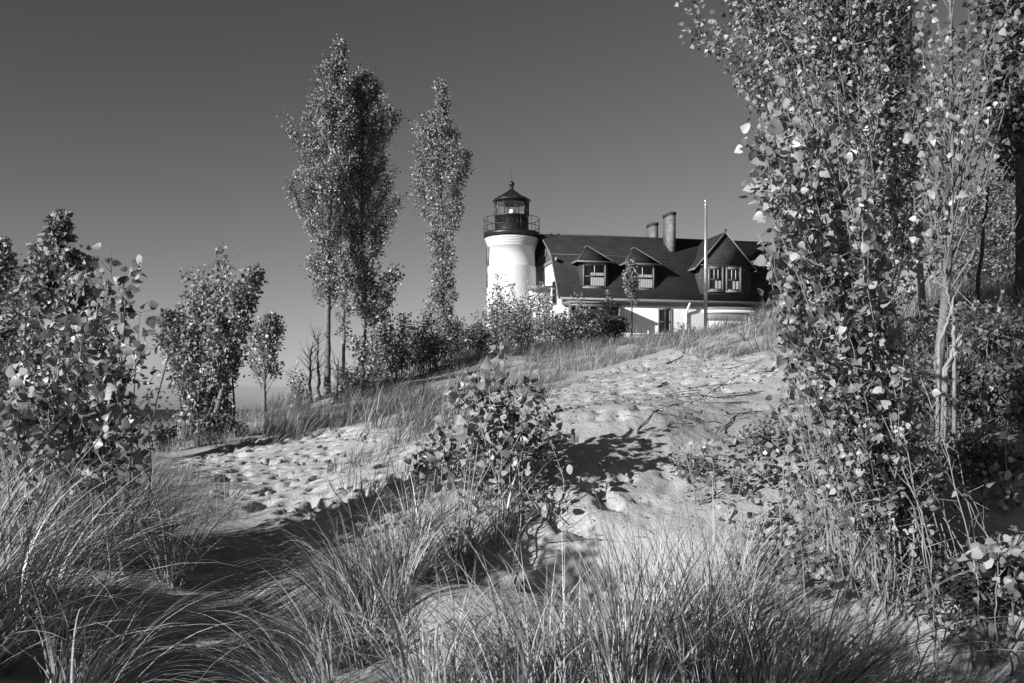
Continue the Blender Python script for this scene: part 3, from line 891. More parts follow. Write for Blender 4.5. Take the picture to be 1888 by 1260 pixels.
def smooth_path(P, k=24, wob=0.0, rng=None):
    """Catmull-Rom through the joints, even in height"""
    P = np.asarray(P, float)
    Q = np.concatenate([[2 * P[0] - P[1]], P, [2 * P[-1] - P[-2]]])
    t = np.linspace(0, len(P) - 1, k); i = np.minimum(t.astype(int), len(P) - 2); u = (t - i)[:, None]
    a, b, c, d = Q[i], Q[i + 1], Q[i + 2], Q[i + 3]
    r = .5 * (2 * b + (c - a) * u + (2 * a - 5 * b + 4 * c - d) * u ** 2 + (3 * b - a - 3 * c + d) * u ** 3)
    if wob:
        w = rng.normal(0, wob, (k, 3)); w[0] = 0; w[:, 2] *= .3; r = r + w
    return r

def side_shoots(rng, anchors, dirs, length, up, N):
    """straight twigs: starts, ends"""
    d = norm(dirs + rng.normal(0, .45, (N, 3)) + np.array([0, 0, up]))
    return anchors, anchors + d * length[:, None]

def leaf_on(rng, g, p0, p1, per, size, kind, sig, droop=.4, face=.7, cluster=1.0):
    """leaves strewn along twigs"""
    N = len(p0)
    if N == 0: return
    idx = np.repeat(np.arange(N), per)
    s = rng.uniform(.1, 1.05, len(idx)) ** cluster
    pos = p0[idx] + (p1 - p0)[idx] * s[:, None] + rng.normal(0, sig, (len(idx), 3))
    d = norm((p1 - p0)[idx])
    out = norm(pos - (p0[idx] + (p1 - p0)[idx] * s[:, None]) + d * .02) * .9 + d * .4
    leaves(g, pos, out, size, rng, kind, droop, face)

def finish(root, base, wood, fol, wmat, lmat, wname='trunk', fname='foliage'):
    b = np.asarray(base)
    w = wood.build(wname, wmat, root, smooth=True, loc=b); w.location = (0, 0, 0)
    f = fol.build(fname, lmat, root, loc=b); f.location = (0, 0, 0)
    return w, f

def poplar(label, path, r0, t0, prof, nl, ang, size, kind, per, seed, name='poplar_tree', cat='tree', group=None, bark='bark', leafmat='leaf_far',
           twigs=7, sig=.07, tw=.33, bare=0.0, limb_r=.30, shape=.9, top=1.0, wig=.018, wide=1.0):
    """flame shaped tree: trunk path in world points, prof = (t, left half width, right half width)"""
    rng = np.random.default_rng(seed)
    P = smooth_path(path, 30, .012 * r0 / .15, rng)
    base = P[0].copy(); Hh = P[-1][2] - P[0][2]
    wood = Geo(); fol = Geo()
    ts = np.linspace(0, 1, len(P))
    rad = r0 * (1 - ts) ** .85 * (1 + .35 * np.exp(-ts * 40)) + .008
    tube(wood, P, rad, 10)
    prof = np.asarray(prof, float).copy(); prof[:, 1:] *= wide
    A0s, A1s, LS = [], [], []
    for i in range(nl):
        t = t0 + (top - t0) * ((i + rng.random()) / nl) ** shape * .985
        az = i * 2.39996 + rng.uniform(-.5, .5)
        out = np.array([math.cos(az), math.sin(az), 0])
        p = poly_at(P, np.array(t))
        al = R(ang) * rng.uniform(.7, 1.25)
        def env(tt):
            l = np.interp(tt, prof[:, 0], prof[:, 1]); r = np.interp(tt, prof[:, 0], prof[:, 2])
            return l + (r - l) * (out[0] + 1) / 2
        L = .15
        while L < 4.5:
            tt = t + L * math.cos(al) / Hh
            if tt > 1.0 or L * math.sin(al) > env(tt): break
            L += .08
        L *= rng.uniform(.55, 1.2)
        k = 7; s = np.linspace(0, 1, k)
        a_s = al * (1.25 - .7 * s)
        stp = L / (k - 1)
        hx = np.concatenate([[0], np.cumsum(np.sin(a_s[:-1]) * stp)]); hz = np.concatenate([[0], np.cumsum(np.cos(a_s[:-1]) * stp)])
        q = p + out * hx[:, None] + np.array([0, 0, 1]) * hz[:, None] + rng.normal(0, wig * L, (k, 3)) * s[:, None]
        rb = max(.006, np.interp(t, ts, rad) * limb_r * min(1, L / 1.5))
        tube(wood, q, rb * (1 - s * .85) + .002, 4, cap=False)
        if rng.random() < bare: continue
        m = max(3, int(L * twigs))
        st = rng.uniform(.22, 1.0, m) ** .8
        an = poly_at(q, st)
        td = norm(rng.normal(0, 1, (m, 3)) * np.array([1, 1, .3]) + out * .5)
        tl = tw * rng.uniform(.5, 1.2, m) * (1.15 - .6 * st) * min(1.0, .5 + L / 2.2) * min(1, max(.3, env(min(1, t + .04)) / .6))
        a, b = side_shoots(rng, an, td, tl, .9, m)
        A0s.append(a); A1s.append(b)
        A0s.append(q[3:-1]); A1s.append(q[4:])
    a = np.concatenate(A0s); b = np.concatenate(A1s)
    sticks(wood, a, b, .006 + size * .02, .003)
    leaf_on(rng, fol, a, b, per, size, kind, sig)
    root = empty(name, base)
    tag(root, label, cat, group)
    finish(root, base, wood, fol, M[bark], M[leafmat])
    return root

def whips(label, base, tips, size, kind, per, seed, name='poplar_sapling', cat='sapling', group=None, spread=.18, r0=.0065, s0=.25, step=9, tw=.14,
          sig=.025, leafmat='leaf', wmat='twig', bow=.10, skip=.0, wname='stem', droop=.4, per_fn=None):
    """clump of thin upright stems, each with short side shoots and leaves"""
    rng = np.random.default_rng(seed)
    base = np.asarray(base, float)
    wood = Geo(); fol = Geo(); A0s, A1s = [], []
    for tp in tips:
        tp = np.asarray(tp, float)
        b = base + np.array([rng.normal(0, spread), rng.normal(0, spread), 0]); b[2] = float(H(b[0], b[1])) - .04
        d = tp - b; L = np.linalg.norm(d)
        mid = b + d * .45 + np.array([-d[0], -d[1], 0]) * rng.uniform(-.02, bow * 2) + rng.normal(0, .02 * L, 3)
        q = smooth_path([b, mid, tp], 12, .006 * L, rng)
        s = np.linspace(0, 1, 12)
        tube(wood, q, r0 * (L / 2) ** .5 * (1 - .8 * s) + .0015, 5, cap=False)
        bare = rng.random() < skip
        m = max(3, int(L * step * (1 - s0)))
        st = s0 + (1 - s0) * rng.uniform(0, 1, m) ** .8
        an = poly_at(q, st)
        td = norm(rng.normal(0, 1, (m, 3)) * np.array([1, 1, .25]))
        a, bb = side_shoots(rng, an, td, tw * rng.uniform(.5, 1.4, m) * (1.2 - .6 * st), .8, m)
        if bare: sticks(wood, a, bb, .003, .0012); continue
        A0s += [a, q[7:-1]]; A1s += [bb, q[8:]]
    a = np.concatenate(A0s); b = np.concatenate(A1s)
    sticks(wood, a, b, .0035, .0015)
    leaf_on(rng, fol, a, b, per, size, kind, sig, droop)
    root = empty(name, base); tag(root, label, cat, group)
    finish(root, base, wood, fol, M[wmat], M[leafmat], wname)
    return root

def tips_in(poly, n, d, dj, rng):
    poly = np.asarray(poly, float); o = []
    x0, y0 = poly.min(0); x1, y1 = poly.max(0)
    while len(o) < n:
        x, y = rng.uniform(x0, x1), rng.uniform(y0, y1)
        if in_poly(np.array([x]), np.array([y]), poly)[0]: o.append(at(x, y, d + rng.uniform(-dj, dj)))
    return o

def bush(label, px, py, d, w, h, size, kind, n, seed, leafmat='leaf_dark', per=3, name='shrub', cat='shrub', group=None, wmat='dead', lean=0.0, dens=1.0, tw=.25, dw=None):
    """many stemmed shrub w wide and h tall standing on the ground d metres off"""
    rng = np.random.default_rng(seed)
    x = (px - CX) / FPX * d; base = np.array([x, d, float(H(x, d))])
    if dw is None: dw = w * .45
    tips = []
    for i in range(n):
        a = rng.uniform(0, 2 * np.pi); r = math.sqrt(rng.random())
        hh = h * (1 - .55 * r ** 2.2) * rng.uniform(.72, 1.06)
        tips.append(base + np.array([math.cos(a) * r * w / 2 + lean * hh, math.sin(a) * r * dw, hh]))
    return whips(label, base, tips, size, kind, per, seed, name, cat, group, spread=w * .16, r0=.012, s0=.2, step=5 * dens, tw=tw, sig=.06, leafmat=leafmat, wmat=wmat, bow=.25)

G3 = 'tall poplars on the dune'
# two tall poplars standing together, the third nearer the tower
poplar('tallest poplar, left of the close pair, pale bark and high pointed crown',
       [at(603,735,30), at(604,600,30), at(606,420,30), at(618,240,30), at(627,76,30)], .105, .27,
       [(0,.3,.3),(.27,.2,.3),(.33,.5,.45),(.42,.55,.4),(.48,.45,.4),(.55,.85,.6),(.62,1.15,.7),(.69,.95,.7),(.75,.95,.65),(.81,.68,.5),(.86,.45,.38),(.9,.36,.25),(.94,.2,.16),(.97,.1,.1),(1,.04,.04)],
       104, 28, .070, LEAF_FAR, 15, 21, group=G3, sig=.075, twigs=13, tw=.36, wide=1.10)
poplar('dark shaded poplar, right of the close pair, trunk rising beside a leaning stem',
       [at(664,722,31), at(672,600,31), at(668,420,31), at(668,260,31), at(664,132,31)], .10, .24,
       [(0,.3,.3),(.24,.2,.2),(.3,.4,.4),(.38,.45,.5),(.43,.4,.45),(.48,.5,.85),(.56,.6,1.1),(.65,.7,.95),(.72,.7,.85),(.81,.6,.85),(.87,.45,.65),(.92,.3,.4),(.97,.12,.15),(1,.04,.04)],
       104, 29, .070, LEAF_FAR, 15, 22, group=G3, sig=.075, twigs=13, tw=.36, wide=1.10)
poplar('slim lone poplar between the close pair and the lighthouse tower',
       [at(815,672,36), at(817,600,36), at(815,440,36), at(812,290,36), at(814,150,36)], .08, .12,
       [(0,.3,.3),(.12,.4,.6),(.2,.35,.5),(.25,.2,.3),(.33,.4,.35),(.42,.45,.5),(.52,.45,.55),(.58,.5,.65),(.64,1.2,.85),(.72,1.15,1.0),(.77,.75,.9),(.82,.8,.6),(.87,.55,.5),(.9,.25,.28),(.95,.14,.16),(1,.04,.04)],
       96, 29, .074, LEAF_FAR, 14, 23, group=G3, sig=.07, twigs=13, tw=.34, wide=1.08)
poplar('young poplar leaning right out of the foot of the dark shaded poplar',
       [at(640,735,30.5), at(668,712,30.5), at(690,670,30.5), at(705,590,30.5), at(728,492,30.5)], .055, .28,
       [(0,.2,.2),(.3,.5,.3),(.45,.8,.25),(.6,.45,.35),(.8,.5,.4),(1,.2,.25)], 46, 26, .10, LEAF_FAR, 6, 24, sig=.07, name='young_poplar')
poplar('thin pale poplar stem between the trunks of the close pair',
       [at(632,738,29.5), at(634,600,29.5), at(631,470,29.5)], .055, .3, [(0,.1,.1),(.3,.2,.2),(.7,.28,.28),(1,.1,.1)], 46, 20, .08, LEAF_FAR, 4, 25, sig=.05, tw=.2, name='young_poplar', bare=.25)
poplar('small round crowned poplar on the skyline left of the dead stems',
       [at(487,760,28), at(488,690,28), at(497,640,28), at(503,588,28)], .05, .12, [(0,.2,.2),(.2,.35,.3),(.45,.55,.55),(.65,.6,.55),(.85,.3,.35),(1,.1,.1)], 60, 27, .09, LEAF_FAR, 6, 26, sig=.06, name='young_poplar')
poplar('small poplar at the edge of the brush, between leaning young poplar and lone poplar',
       [at(700,740,29), at(702,700,29), at(706,650,29), at(712,600,29)], .04, .1, [(0,.2,.2),(.3,.5,.5),(.7,.5,.4),(1,.15,.15)], 46, 30, .09, LEAF_FAR, 6, 28, sig=.06, name='young_poplar')
poplar('slender young tree standing in front of the right dormer',
       [at(1165,622,44), at(1165,560,44), at(1163,486,44)], .035, .42, [(0,.1,.1),(.42,.1,.1),(.6,.35,.35),(.8,.38,.32),(1,.08,.08)], 60, 20, .09, LEAF_FAR, 5, 27, sig=.06, tw=.2, name='young_tree', bark='dead')

# dead bare stems
def snag(label, px, py, d, top, seed, group='dead stems on the skyline'):
    rng = np.random.default_rng(seed); b = at(px, py, d); b[2] = float(H(b[0], b[1])) - .1
    t = at(*top, d); root = empty('dead_tree', b); tag(root, label, 'dead tree', group)
    g = Geo(); q = smooth_path([b, (b + t) / 2 + rng.normal(0, .06, 3), t], 12, .02, rng); tube(g, q, .06 * (1 - np.linspace(0, .8, 12)), 7)
    w = g.build('trunk', M['dead'], root, loc=b, smooth=True); w.location = (0, 0, 0)
    g = Geo(); m = 34; s = rng.uniform(.25, 1, m); a = poly_at(q, s); dd = norm(rng.normal(0, 1, (m, 3)) * [1, 1, .2] + [0, 0, 1.3]); e = a + dd * rng.uniform(.2, .8, m)[:, None]
    sticks(g, a, e, .011, .003); w = g.build('branches', M['dead'], root, loc=b); w.location = (0, 0, 0)
snag('short dead stem with bare twigs, leftmost on the skyline before the tall poplars', 573, 735, 29, (574, 640), 31)
snag('taller dead stem with a broken top just left of the tallest poplar', 586, 742, 29.5, (580, 612), 32)
snag('dark broken stump between the pale trunk and the thin pale stem', 617, 745, 28, (622, 668), 33)

rng = np.random.default_rng(99)
# multi stemmed tree in the left middle distance
b = at(375, 790, 22)
T = tips_in([(296,660),(322,560),(352,490),(400,452),(425,470),(440,560),(450,640),(440,700),(310,720)], 56, 22, .8, rng) + [at(402,452,22), at(352,492,22), at(418,468,22)]
whips('broad many stemmed poplar bush on the lake skyline, sky showing between its stems', b, T, .10, LEAF_MID, 5, 41, spread=.32, r0=.02, step=7, tw=.28, s0=.22, sig=.06, name='poplar_bush', cat='tree', leafmat='leaf_far', wmat='dead', wname='stems')
poplar('dark limb tree at the right of the broad poplar bush, top swept right',
       [at(392,785,21.6), at(415,700,21.6), at(440,600,21.6), at(476,505,21.6)], .06, .22,
       [(0,.2,.2),(.3,.5,.35),(.6,.45,.35),(.85,.4,.3),(1,.12,.15)], 60, 30, .085, LEAF_MID, 7, 42, sig=.06, twigs=9, name='poplar_bush', cat='tree', leafmat='leaf')
poplar('pale stemmed poplar at the left of the broad poplar bush',
       [at(352,790,22.3), at(332,700,22.3), at(318,630,22.3), at(310,590,22.3)], .05, .12,
       [(0,.2,.2),(.3,.35,.35),(.7,.35,.4),(1,.12,.15)], 50, 28, .085, LEAF_MID, 7, 43, sig=.06, twigs=9, name='poplar_bush', cat='tree', leafmat='leaf')
# front left group
poplar('dark crowned poplar with a knobbed pointed tip behind the big leaved clump at left',
       [at(100,860,16), at(104,740,16), at(108,560,16), at(110,408,16)], .06, .15,
       [(0,.3,.3),(.3,.6,.65),(.6,.6,.65),(.72,.55,.7),(.82,.36,.5),(.9,.18,.22),(1,.06,.06)], 80, 27, .09, LEAF_MID, 11, 44, sig=.05, twigs=10, tw=.24, leafmat='leaf')
poplar('poplar cut by the left edge of the view, forked limbs showing',
       [at(10,840,17), at(0,740,17), at(-12,600,17), at(-5,450,17)], .07, .25,
       [(0,.2,.2),(.3,.5,.4),(.6,.6,.5),(.85,.35,.4),(1,.12,.15)], 70, 30, .085, LEAF_MID, 7, 45, sig=.06, twigs=8, leafmat='leaf')
b = ground_at(120, 950, near=7.3)
T = tips_in([(20,560),(140,560),(190,470),(235,470),(282,600),(280,720),(250,800),(60,820),(0,700)], 46, b[1], .5, rng) + [at(205,460,b[1]), at(245,492,b[1]-.1), at(275,640,b[1]), at(160,500,b[1]+.2)]
whips('clump of leafy poplar shoots in front at the left, broad glossy leaves', b, T, .068, LEAF_BIG, 3, 46, spread=.34, step=10, tw=.15, s0=.42, droop=.35, name='poplar_clump')
b = ground_at(50, 985, near=7.0)
T = tips_in([(0,600),(60,640),(80,760),(60,900),(0,900),(-80,700)], 12, b[1], .3, rng)
whips('pale twigged poplar shoots with a dark stem at the far left corner', b, T, .075, LEAF_BIG, 2, 47, spread=.12, step=9, tw=.15, s0=.3, skip=.2, name='poplar_clump')
# centre sapling
b = ground_at(905, 935)
T = tips_in([(790,760),(820,700),(900,680),(985,695),(1055,735),(1065,790),(1010,860),(800,880)], 52, b[1], .30, rng) + [at(925,636,b[1]), at(920,655,b[1]), at(928,668,b[1]), at(1040,745,b[1]), at(975,705,b[1])]
whips('leafy poplar sapling in the middle foreground with one pale upright leader', b, T, .070, LEAF_BIG, 2, 48, spread=.30, step=9, tw=.14, s0=.34, name='poplar_clump')
b = ground_at(790, 905)
T = tips_in([(745,850),(770,790),(850,820),(840,880)], 6, b[1], .2, rng)
whips('low poplar sprouts at the left foot of the middle sapling', b, T, .065, LEAF_BIG, 2, 49, spread=.15, step=9, tw=.09, s0=.3)
b = ground_at(1287, 935)
whips('lone two leafed twig standing in the bare sand of the slope', b, [at(1248,755,b[1]), at(1262,830,b[1]+.05)], .07, LEAF_BIG, 1, 50, spread=.03, step=4, tw=.06, s0=.7)
b = ground_at(1395, 900)
T = tips_in([(1310,790),(1420,770),(1500,850),(1480,950),(1330,930)], 14, b[1], .4, rng)
whips('low spreading poplar sprouts on the slope left of the big cottonwood clump', b, T, .07, LEAF_BIG, 2, 51, spread=.35, step=9, tw=.12, s0=.25)
b = ground_at(1335, 1010)
T = tips_in([(1325,850),(1345,850),(1380,900),(1330,960)], 4, b[1], .2, rng)
whips('thin sprout with pale leaves at the lower left of the big cottonwood clump', b, T, .07, LEAF_BIG, 1, 52, spread=.06, step=8, tw=.08, s0=.3)

for i, (bx, by, poly, n, lab) in enumerate([
        (1450, 985, [(1390,880),(1480,830),(1560,900),(1540,960),(1400,960)], 14, 'leafy sprouts on the bright sand at the left foot of the big clump'),
        (1400, 1060, [(1340,960),(1440,940),(1500,1010),(1420,1040)], 9, 'dark small leaved sprouts between the tall upright grass and the big clump'),
        (1500, 1090, [(1440,1030),(1540,1010),(1590,1060),(1500,1080)], 9, 'low sprouts just above the shaded sand at lower right'),
        (1290, 905, [(1290,810),(1340,800),(1370,850),(1310,880)], 6, 'short dark leaved sprouts right beside the lone twig'),
        (1470, 780, [(1420,700),(1500,650),(1540,740),(1480,770)], 9, 'sprouts high on the slope against the left side of the big clump')]):
    b = ground_at(bx, by)
    whips(lab, b, tips_in(poly, n, b[1], .3, rng), .062, LEAF_BIG, 2, 540 + i, spread=.25, step=9, tw=.12, s0=.25)

# the big clump at the right
b = ground_at(1645, 1085)
T = tips_in([(1400,470),(1385,330),(1385,230),(1440,120),(1540,100),(1595,380),(1635,520),(1700,640),(1700,800),(1450,800),(1400,560)], 110, b[1] + .1, .9, rng)
whips('big cottonwood clump of long whips with broad pale leaves, right foreground', b, T, .052, LEAF_BIG, 4, 53, spread=.13, r0=.0055, step=14, tw=.16, s0=.20, skip=.22, bow=.16, name='cottonwood_clump', cat='tree')
b = ground_at(1560, 1000)
T = tips_in([(1430,800),(1480,700),(1620,740),(1700,800),(1690,950),(1480,960)], 40, b[1], .5, rng)
whips('waist high cottonwood shoots thick with leaves before the big clump', b, T, .058, LEAF_BIG, 4, 54, spread=.24, skip=.3, step=10, tw=.13, s0=.2, name='cottonwood_clump', cat='sapling')
b = ground_at(1600, 1060)
T = tips_in([(1375,380),(1400,210),(1490,200),(1530,420),(1490,560),(1430,540)], 16, b[1] - .2, .5, rng)
whips('long shoots with the broadest pale leaves, leaning out on the left of the big clump', b, T, .085, LEAF_BIG, 3, 84, spread=.15, r0=.006, step=9, tw=.16, s0=.6, name='cottonwood_clump', cat='sapling')
b = ground_at(1655, 1075)
T = tips_in([(1410,860),(1470,480),(1600,420),(1700,520),(1760,700),(1700,1000),(1560,1020)], 85, b[1], .5, rng)
whips('thicket of fine pale leafless whips growing through the big cottonwood clump', b, T, .045, LEAF_MID, 1, 83, spread=.26, r0=.0034, step=7, tw=.16, s0=.25, skip=.8, name='whip_cluster', cat='sapling')
# trees standing on the dune behind it
poplar('cottonwood with a forked dark trunk and a wide fan of fine branches filling the top',
       [at(1668,640,11.5), at(1640,560,11.5), at(1600,330,11.5), at(1560,120,11.5), at(1530,-260,11.5)], .055, .22,
       [(0,.3,.2),(.22,.7,.2),(.38,1.45,.18),(.55,1.95,.15),(.8,2.0,.15),(1,1.3,.15)], 170, 38, .060, LEAF_MID, 10, 55, sig=.07, twigs=10, tw=.28, name='cottonwood', bark='bark_dark', leafmat='leaf', limb_r=.22, wig=.03)
poplar('second dark stem of the forked cottonwood, standing closer to the camera',
       [at(1640,650,10.5), at(1608,480,10.5), at(1590,260,10.5), at(1600,60,10.5), at(1590,-260,10.5)], .045, .30,
       [(0,.3,.1),(.3,.7,.12),(.6,1.5,.2),(1,1.1,.2)], 110, 32, .060, LEAF_MID, 8, 56, sig=.06, twigs=7, name='cottonwood', leafmat='leaf', limb_r=.28, bare=.1, wig=.03)
poplar('slim birch pale trunk with black bands right of the forked cottonwood',
       [at(1706,620,13), at(1698,520,13), at(1690,350,13), at(1684,200,13), at(1676,-120,13)], .045, .22,
       [(0,.12,.12),(.25,.13,.13),(.6,.13,.15),(1,.15,.15)], 34, 22, .085, LEAF_MID, 3, 57, sig=.05, twigs=5, name='cottonwood', leafmat='leaf', bare=.3)
poplar('smooth trunked cottonwood splitting into a vase of upright whips at the right',
       [at(1728,690,9.5), at(1742,560,9.5), at(1752,430,9.5), at(1756,300,9.5), at(1750,-150,9.5)], .042, .26,
       [(0,.2,.2),(.3,.16,.5),(.5,.2,.8),(.7,.25,.8),(1,.35,.7)], 58, 22, .065, LEAF_BIG, 2, 58, sig=.06, twigs=7, tw=.22, name='cottonwood', leafmat='leaf', limb_r=.30, bare=.2, wig=.035)
poplar('dark trunked tree cut by the right edge of the view',
       [at(1882,600,14), at(1884,420,14), at(1878,200,14), at(1870,-120,14)], .10, .45,
       [(0,.2,.2),(.45,.2,.3),(.6,.35,.6),(.8,.45,.8),(1,.4,.6)], 90, 32, .085, LEAF_MID, 7, 59, sig=.07, twigs=10, name='dark_tree', bark='bark_dark', leafmat='leaf_dark')
poplar('fine leaved tree on the skyline behind the vase shaped cottonwood',
       [at(1800,640,26), at(1812,560,26), at(1815,460,26), at(1830,330,26)], .12, .18,
       [(0,.5,.5),(.2,1.3,1.3),(.5,1.7,1.8),(.8,1.2,1.4),(1,.4,.5)], 120, 58, .075, LEAF_FAR, 10, 60, sig=.12, twigs=9, name='fine_leaved_tree', leafmat='leaf_fine', bark='bark_dark')
poplar('second fine leaved tree, cut by the right edge of the view',
       [at(1900,640,24), at(1905,560,24), at(1900,460,24), at(1895,300,24)], .12, .15,
       [(0,.5,.5),(.2,1.3,1.3),(.5,1.7,1.8),(.8,1.2,1.4),(1,.4,.5)], 120, 58, .075, LEAF_FAR, 10, 61, sig=.12, twigs=9, name='fine_leaved_tree', leafmat='leaf_fine', bark='bark_dark')
def bare_stem(label, pts, r, seed, m='bark_dark', tw=10, name='bare_stem'):
    rng = np.random.default_rng(seed); q = smooth_path(pts, 14, .008, rng); b = q[0].copy(); b[2] = float(H(b[0], b[1])); q[0] = b - [0, 0, .1]
    root = empty(name, b); tag(root, label, 'bare sapling', 'bare stems on the right dune')
    g = Geo(); tube(g, q, r * (1 - np.linspace(0, .6, 14)), 7); w = g.build('trunk', M[m], root, loc=b, smooth=True); w.location = (0, 0, 0)
    g = Geo(); s = rng.uniform(.3, 1, tw); a = poly_at(q, s); dd = norm(rng.normal(0, 1, (tw, 3)) * [1, 1, .2] + [0, 0, 1.1]); sticks(g, a, a + dd * rng.uniform(.1, .45, tw)[:, None], r * .3, .002)
    w = g.build('branches', M[m], root, loc=b); w.location = (0, 0, 0)
bare_stem('straight dark bare stem before the fine leaved tree', [at(1799,600,13), at(1808,480,13), at(1822,345,13)], .035, 71)
bare_stem('pale broken stem leaning right near the right edge', [at(1840,590,12), at(1856,490,12), at(1868,415,12)], .028, 72, 'twig')
for i, (x0, y0, x1, y1) in enumerate([(1735,690,1795,560),(1740,690,1790,585),(1728,640,1760,545),(1760,640,1745,530)]):
    bare_stem(['stout pale cut stem, the longest slanting beside the smooth cottonwood trunk', 'short pale cut stem under the longest slanting one',
               'slim pale shoot left of the slanting cut stems', 'thin upright shoot behind the slanting cut stems'][i], [at(x0,y0,9), at((x0+x1)/2+4,(y0+y1)/2,9), at(x1,y1,9)], .020, 73 + i, 'twig', 4)
b = ground_at(1850, 960)
T = tips_in([(1830,760),(1860,790),(1885,880),(1875,930),(1830,900)], 14, b[1], .2, rng)
whips('tight bundle of bare upright whips on the bank at the right', b, T, .06, LEAF_BIG, 1, 81, spread=.06, step=3, tw=.06, s0=.85, bow=.2, name='whip_cluster', cat='sapling')
b = ground_at(1880, 1130)
T = tips_in([(1770,1030),(1830,990),(1888,930),(1920,1000),(1880,1080)], 10, b[1], .3, rng)
whips('sprawling poplar shoots with shaded leaves at the lower right edge', b, T, .075, LEAF_BIG, 2, 82, spread=.2, step=9, tw=.12, s0=.3)

# brush under the lighthouse and beside the poplars
GB = 'brush below the lighthouse'
bush('pale leaved bush rising against the left side of the white tower', 925, 600, 46, 2.0, 3.6, .10, LEAF_FAR, 46, 101, 'leaf_far', per=4, group=GB, tw=.3)
bush('taller pale bush at the joint of the tower and the house', 985, 600, 46, 2.4, 3.4, .10, LEAF_FAR, 46, 102, 'leaf_far', per=3, group=GB, tw=.3)
bush('dark leaved bush before the left end of the porch', 1040, 610, 43, 2.8, 1.75, .10, LEAF_FAR, 50, 103, 'leaf_fine', per=5, group=GB, tw=.3)
bush('dark leaved bush before the porch post', 1100, 610, 43, 2.8, 1.55, .10, LEAF_FAR, 60, 104, per=5, group=GB, tw=.3)
bush('small bush at the right end of the dark brush', 1142, 620, 43, 1.2, 1.5, .09, LEAF_FAR, 26, 105, per=4, group=GB, tw=.25)
bush('low dark bush at the foot of the tower', 900, 620, 42, 3.2, 1.6, .09, LEAF_FAR, 50, 106, 'leaf_fine', per=5, group=GB, tw=.28)
bush('round dark bush between the lone poplar and the tower', 860, 630, 39, 2.6, 1.5, .09, LEAF_FAR, 56, 107, per=5, group=GB, tw=.28)
bush('dark bush directly in front of the tower base', 960, 630, 41, 2.8, 1.7, .09, LEAF_FAR, 50, 108, 'leaf_fine', per=5, group=GB, tw=.28)
bush('big grey bush left of the lone poplar', 768, 690, 33, 2.2, 1.9, .085, LEAF_FAR, 70, 109, 'leaf_fine', per=5, group=GB, tw=.26)
bush('dense low bush below the leaning young poplar', 722, 715, 31, 1.4, 1.5, .085, LEAF_FAR, 46, 110, 'leaf_fine', per=5, group=GB, tw=.22)
bush('bush wrapped around the foot of the lone poplar', 826, 665, 35.5, 1.5, 1.8, .09, LEAF_FAR, 40, 111, 'leaf_fine', per=4, group=GB, tw=.26)
bush('low bush of fine twigs under the left pair of poplars', 650, 740, 28.5, 1.5, .9, .07, LEAF_FAR, 40, 112, per=4, group=GB, tw=.2)
bush('sparse twiggy sprout left of the dead stems', 548, 762, 27, .9, 1.4, .08, LEAF_FAR, 12, 113, 'leaf_far', per=3, group=GB, tw=.2)
bush('weedy bush at the foot of the broad poplar bush', 395, 785, 21, 1.2, .6, .07, LEAF_FAR, 46, 114, per=4, tw=.2)
bush('thin sprout bush between left clump and the broad poplar bush', 305, 800, 19, .7, .6, .06, LEAF_FAR, 22, 115, per=2, tw=.2)
bush('low wiry bush against the right end of the house wall', 1262, 622, 34, .9, .5, .07, LEAF_FAR, 16, 116, per=3, tw=.15)
bush('creeping dark shrub patch on the sand slope above the lone twig', 1420, 800, 9.4, .9, .25, .035, LEAF_MID, 34, 117, per=3, tw=.1)
bush('creeping dark shrub patch near the lone twig', 1270, 870, 8.9, .5, .16, .03, LEAF_MID, 20, 118, per=2, tw=.09)
bush('dark leafy mat at the lower right foot of the big cottonwood clump', 1790, 1130, 6.4, 1.3, .28, .045, LEAF_MID, 90, 119, per=3, tw=.1)
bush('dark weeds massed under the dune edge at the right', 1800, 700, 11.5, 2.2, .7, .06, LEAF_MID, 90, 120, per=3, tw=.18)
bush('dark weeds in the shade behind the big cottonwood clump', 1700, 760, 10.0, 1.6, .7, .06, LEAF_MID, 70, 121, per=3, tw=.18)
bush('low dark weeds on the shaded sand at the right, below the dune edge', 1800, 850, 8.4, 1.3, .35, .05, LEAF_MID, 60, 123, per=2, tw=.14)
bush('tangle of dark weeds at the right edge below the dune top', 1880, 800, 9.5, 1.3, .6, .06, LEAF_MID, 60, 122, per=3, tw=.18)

# added shrub, unseen at the left, placed to shade the lower right sand
rng = np.random.default_rng(600)
b = np.array([-2.15, 1.75, float(H(-2.15, 1.75))])
T = [b + np.array([rng.normal(0, .42), rng.normal(0, .5) - .1, rng.uniform(1.3, 2.85)]) for _ in range(70)]
whips('added leafy shrub, unseen beyond the left edge, placed to shade the lower right sand', b, T, .07, LEAF_MID, 4, 600, name='shrub', cat='shrub', spread=.25, step=10, s0=.2, tw=.2)
b = np.array([-4.35, 3.85, float(H(-4.35, 3.85))])  # second unseen shrub, added to cast shade into the central hollow
T = [b + np.array([rng.normal(0, .26), rng.normal(0, .26), rng.uniform(1.2, 2.45)]) for _ in range(50)]
whips('added narrow leafy shrub, unseen beyond the left edge, placed to shade the central hollow', b, T, .07, LEAF_MID, 5, 601, name='shrub', cat='shrub', spread=.2, step=10, s0=.15, tw=.2)
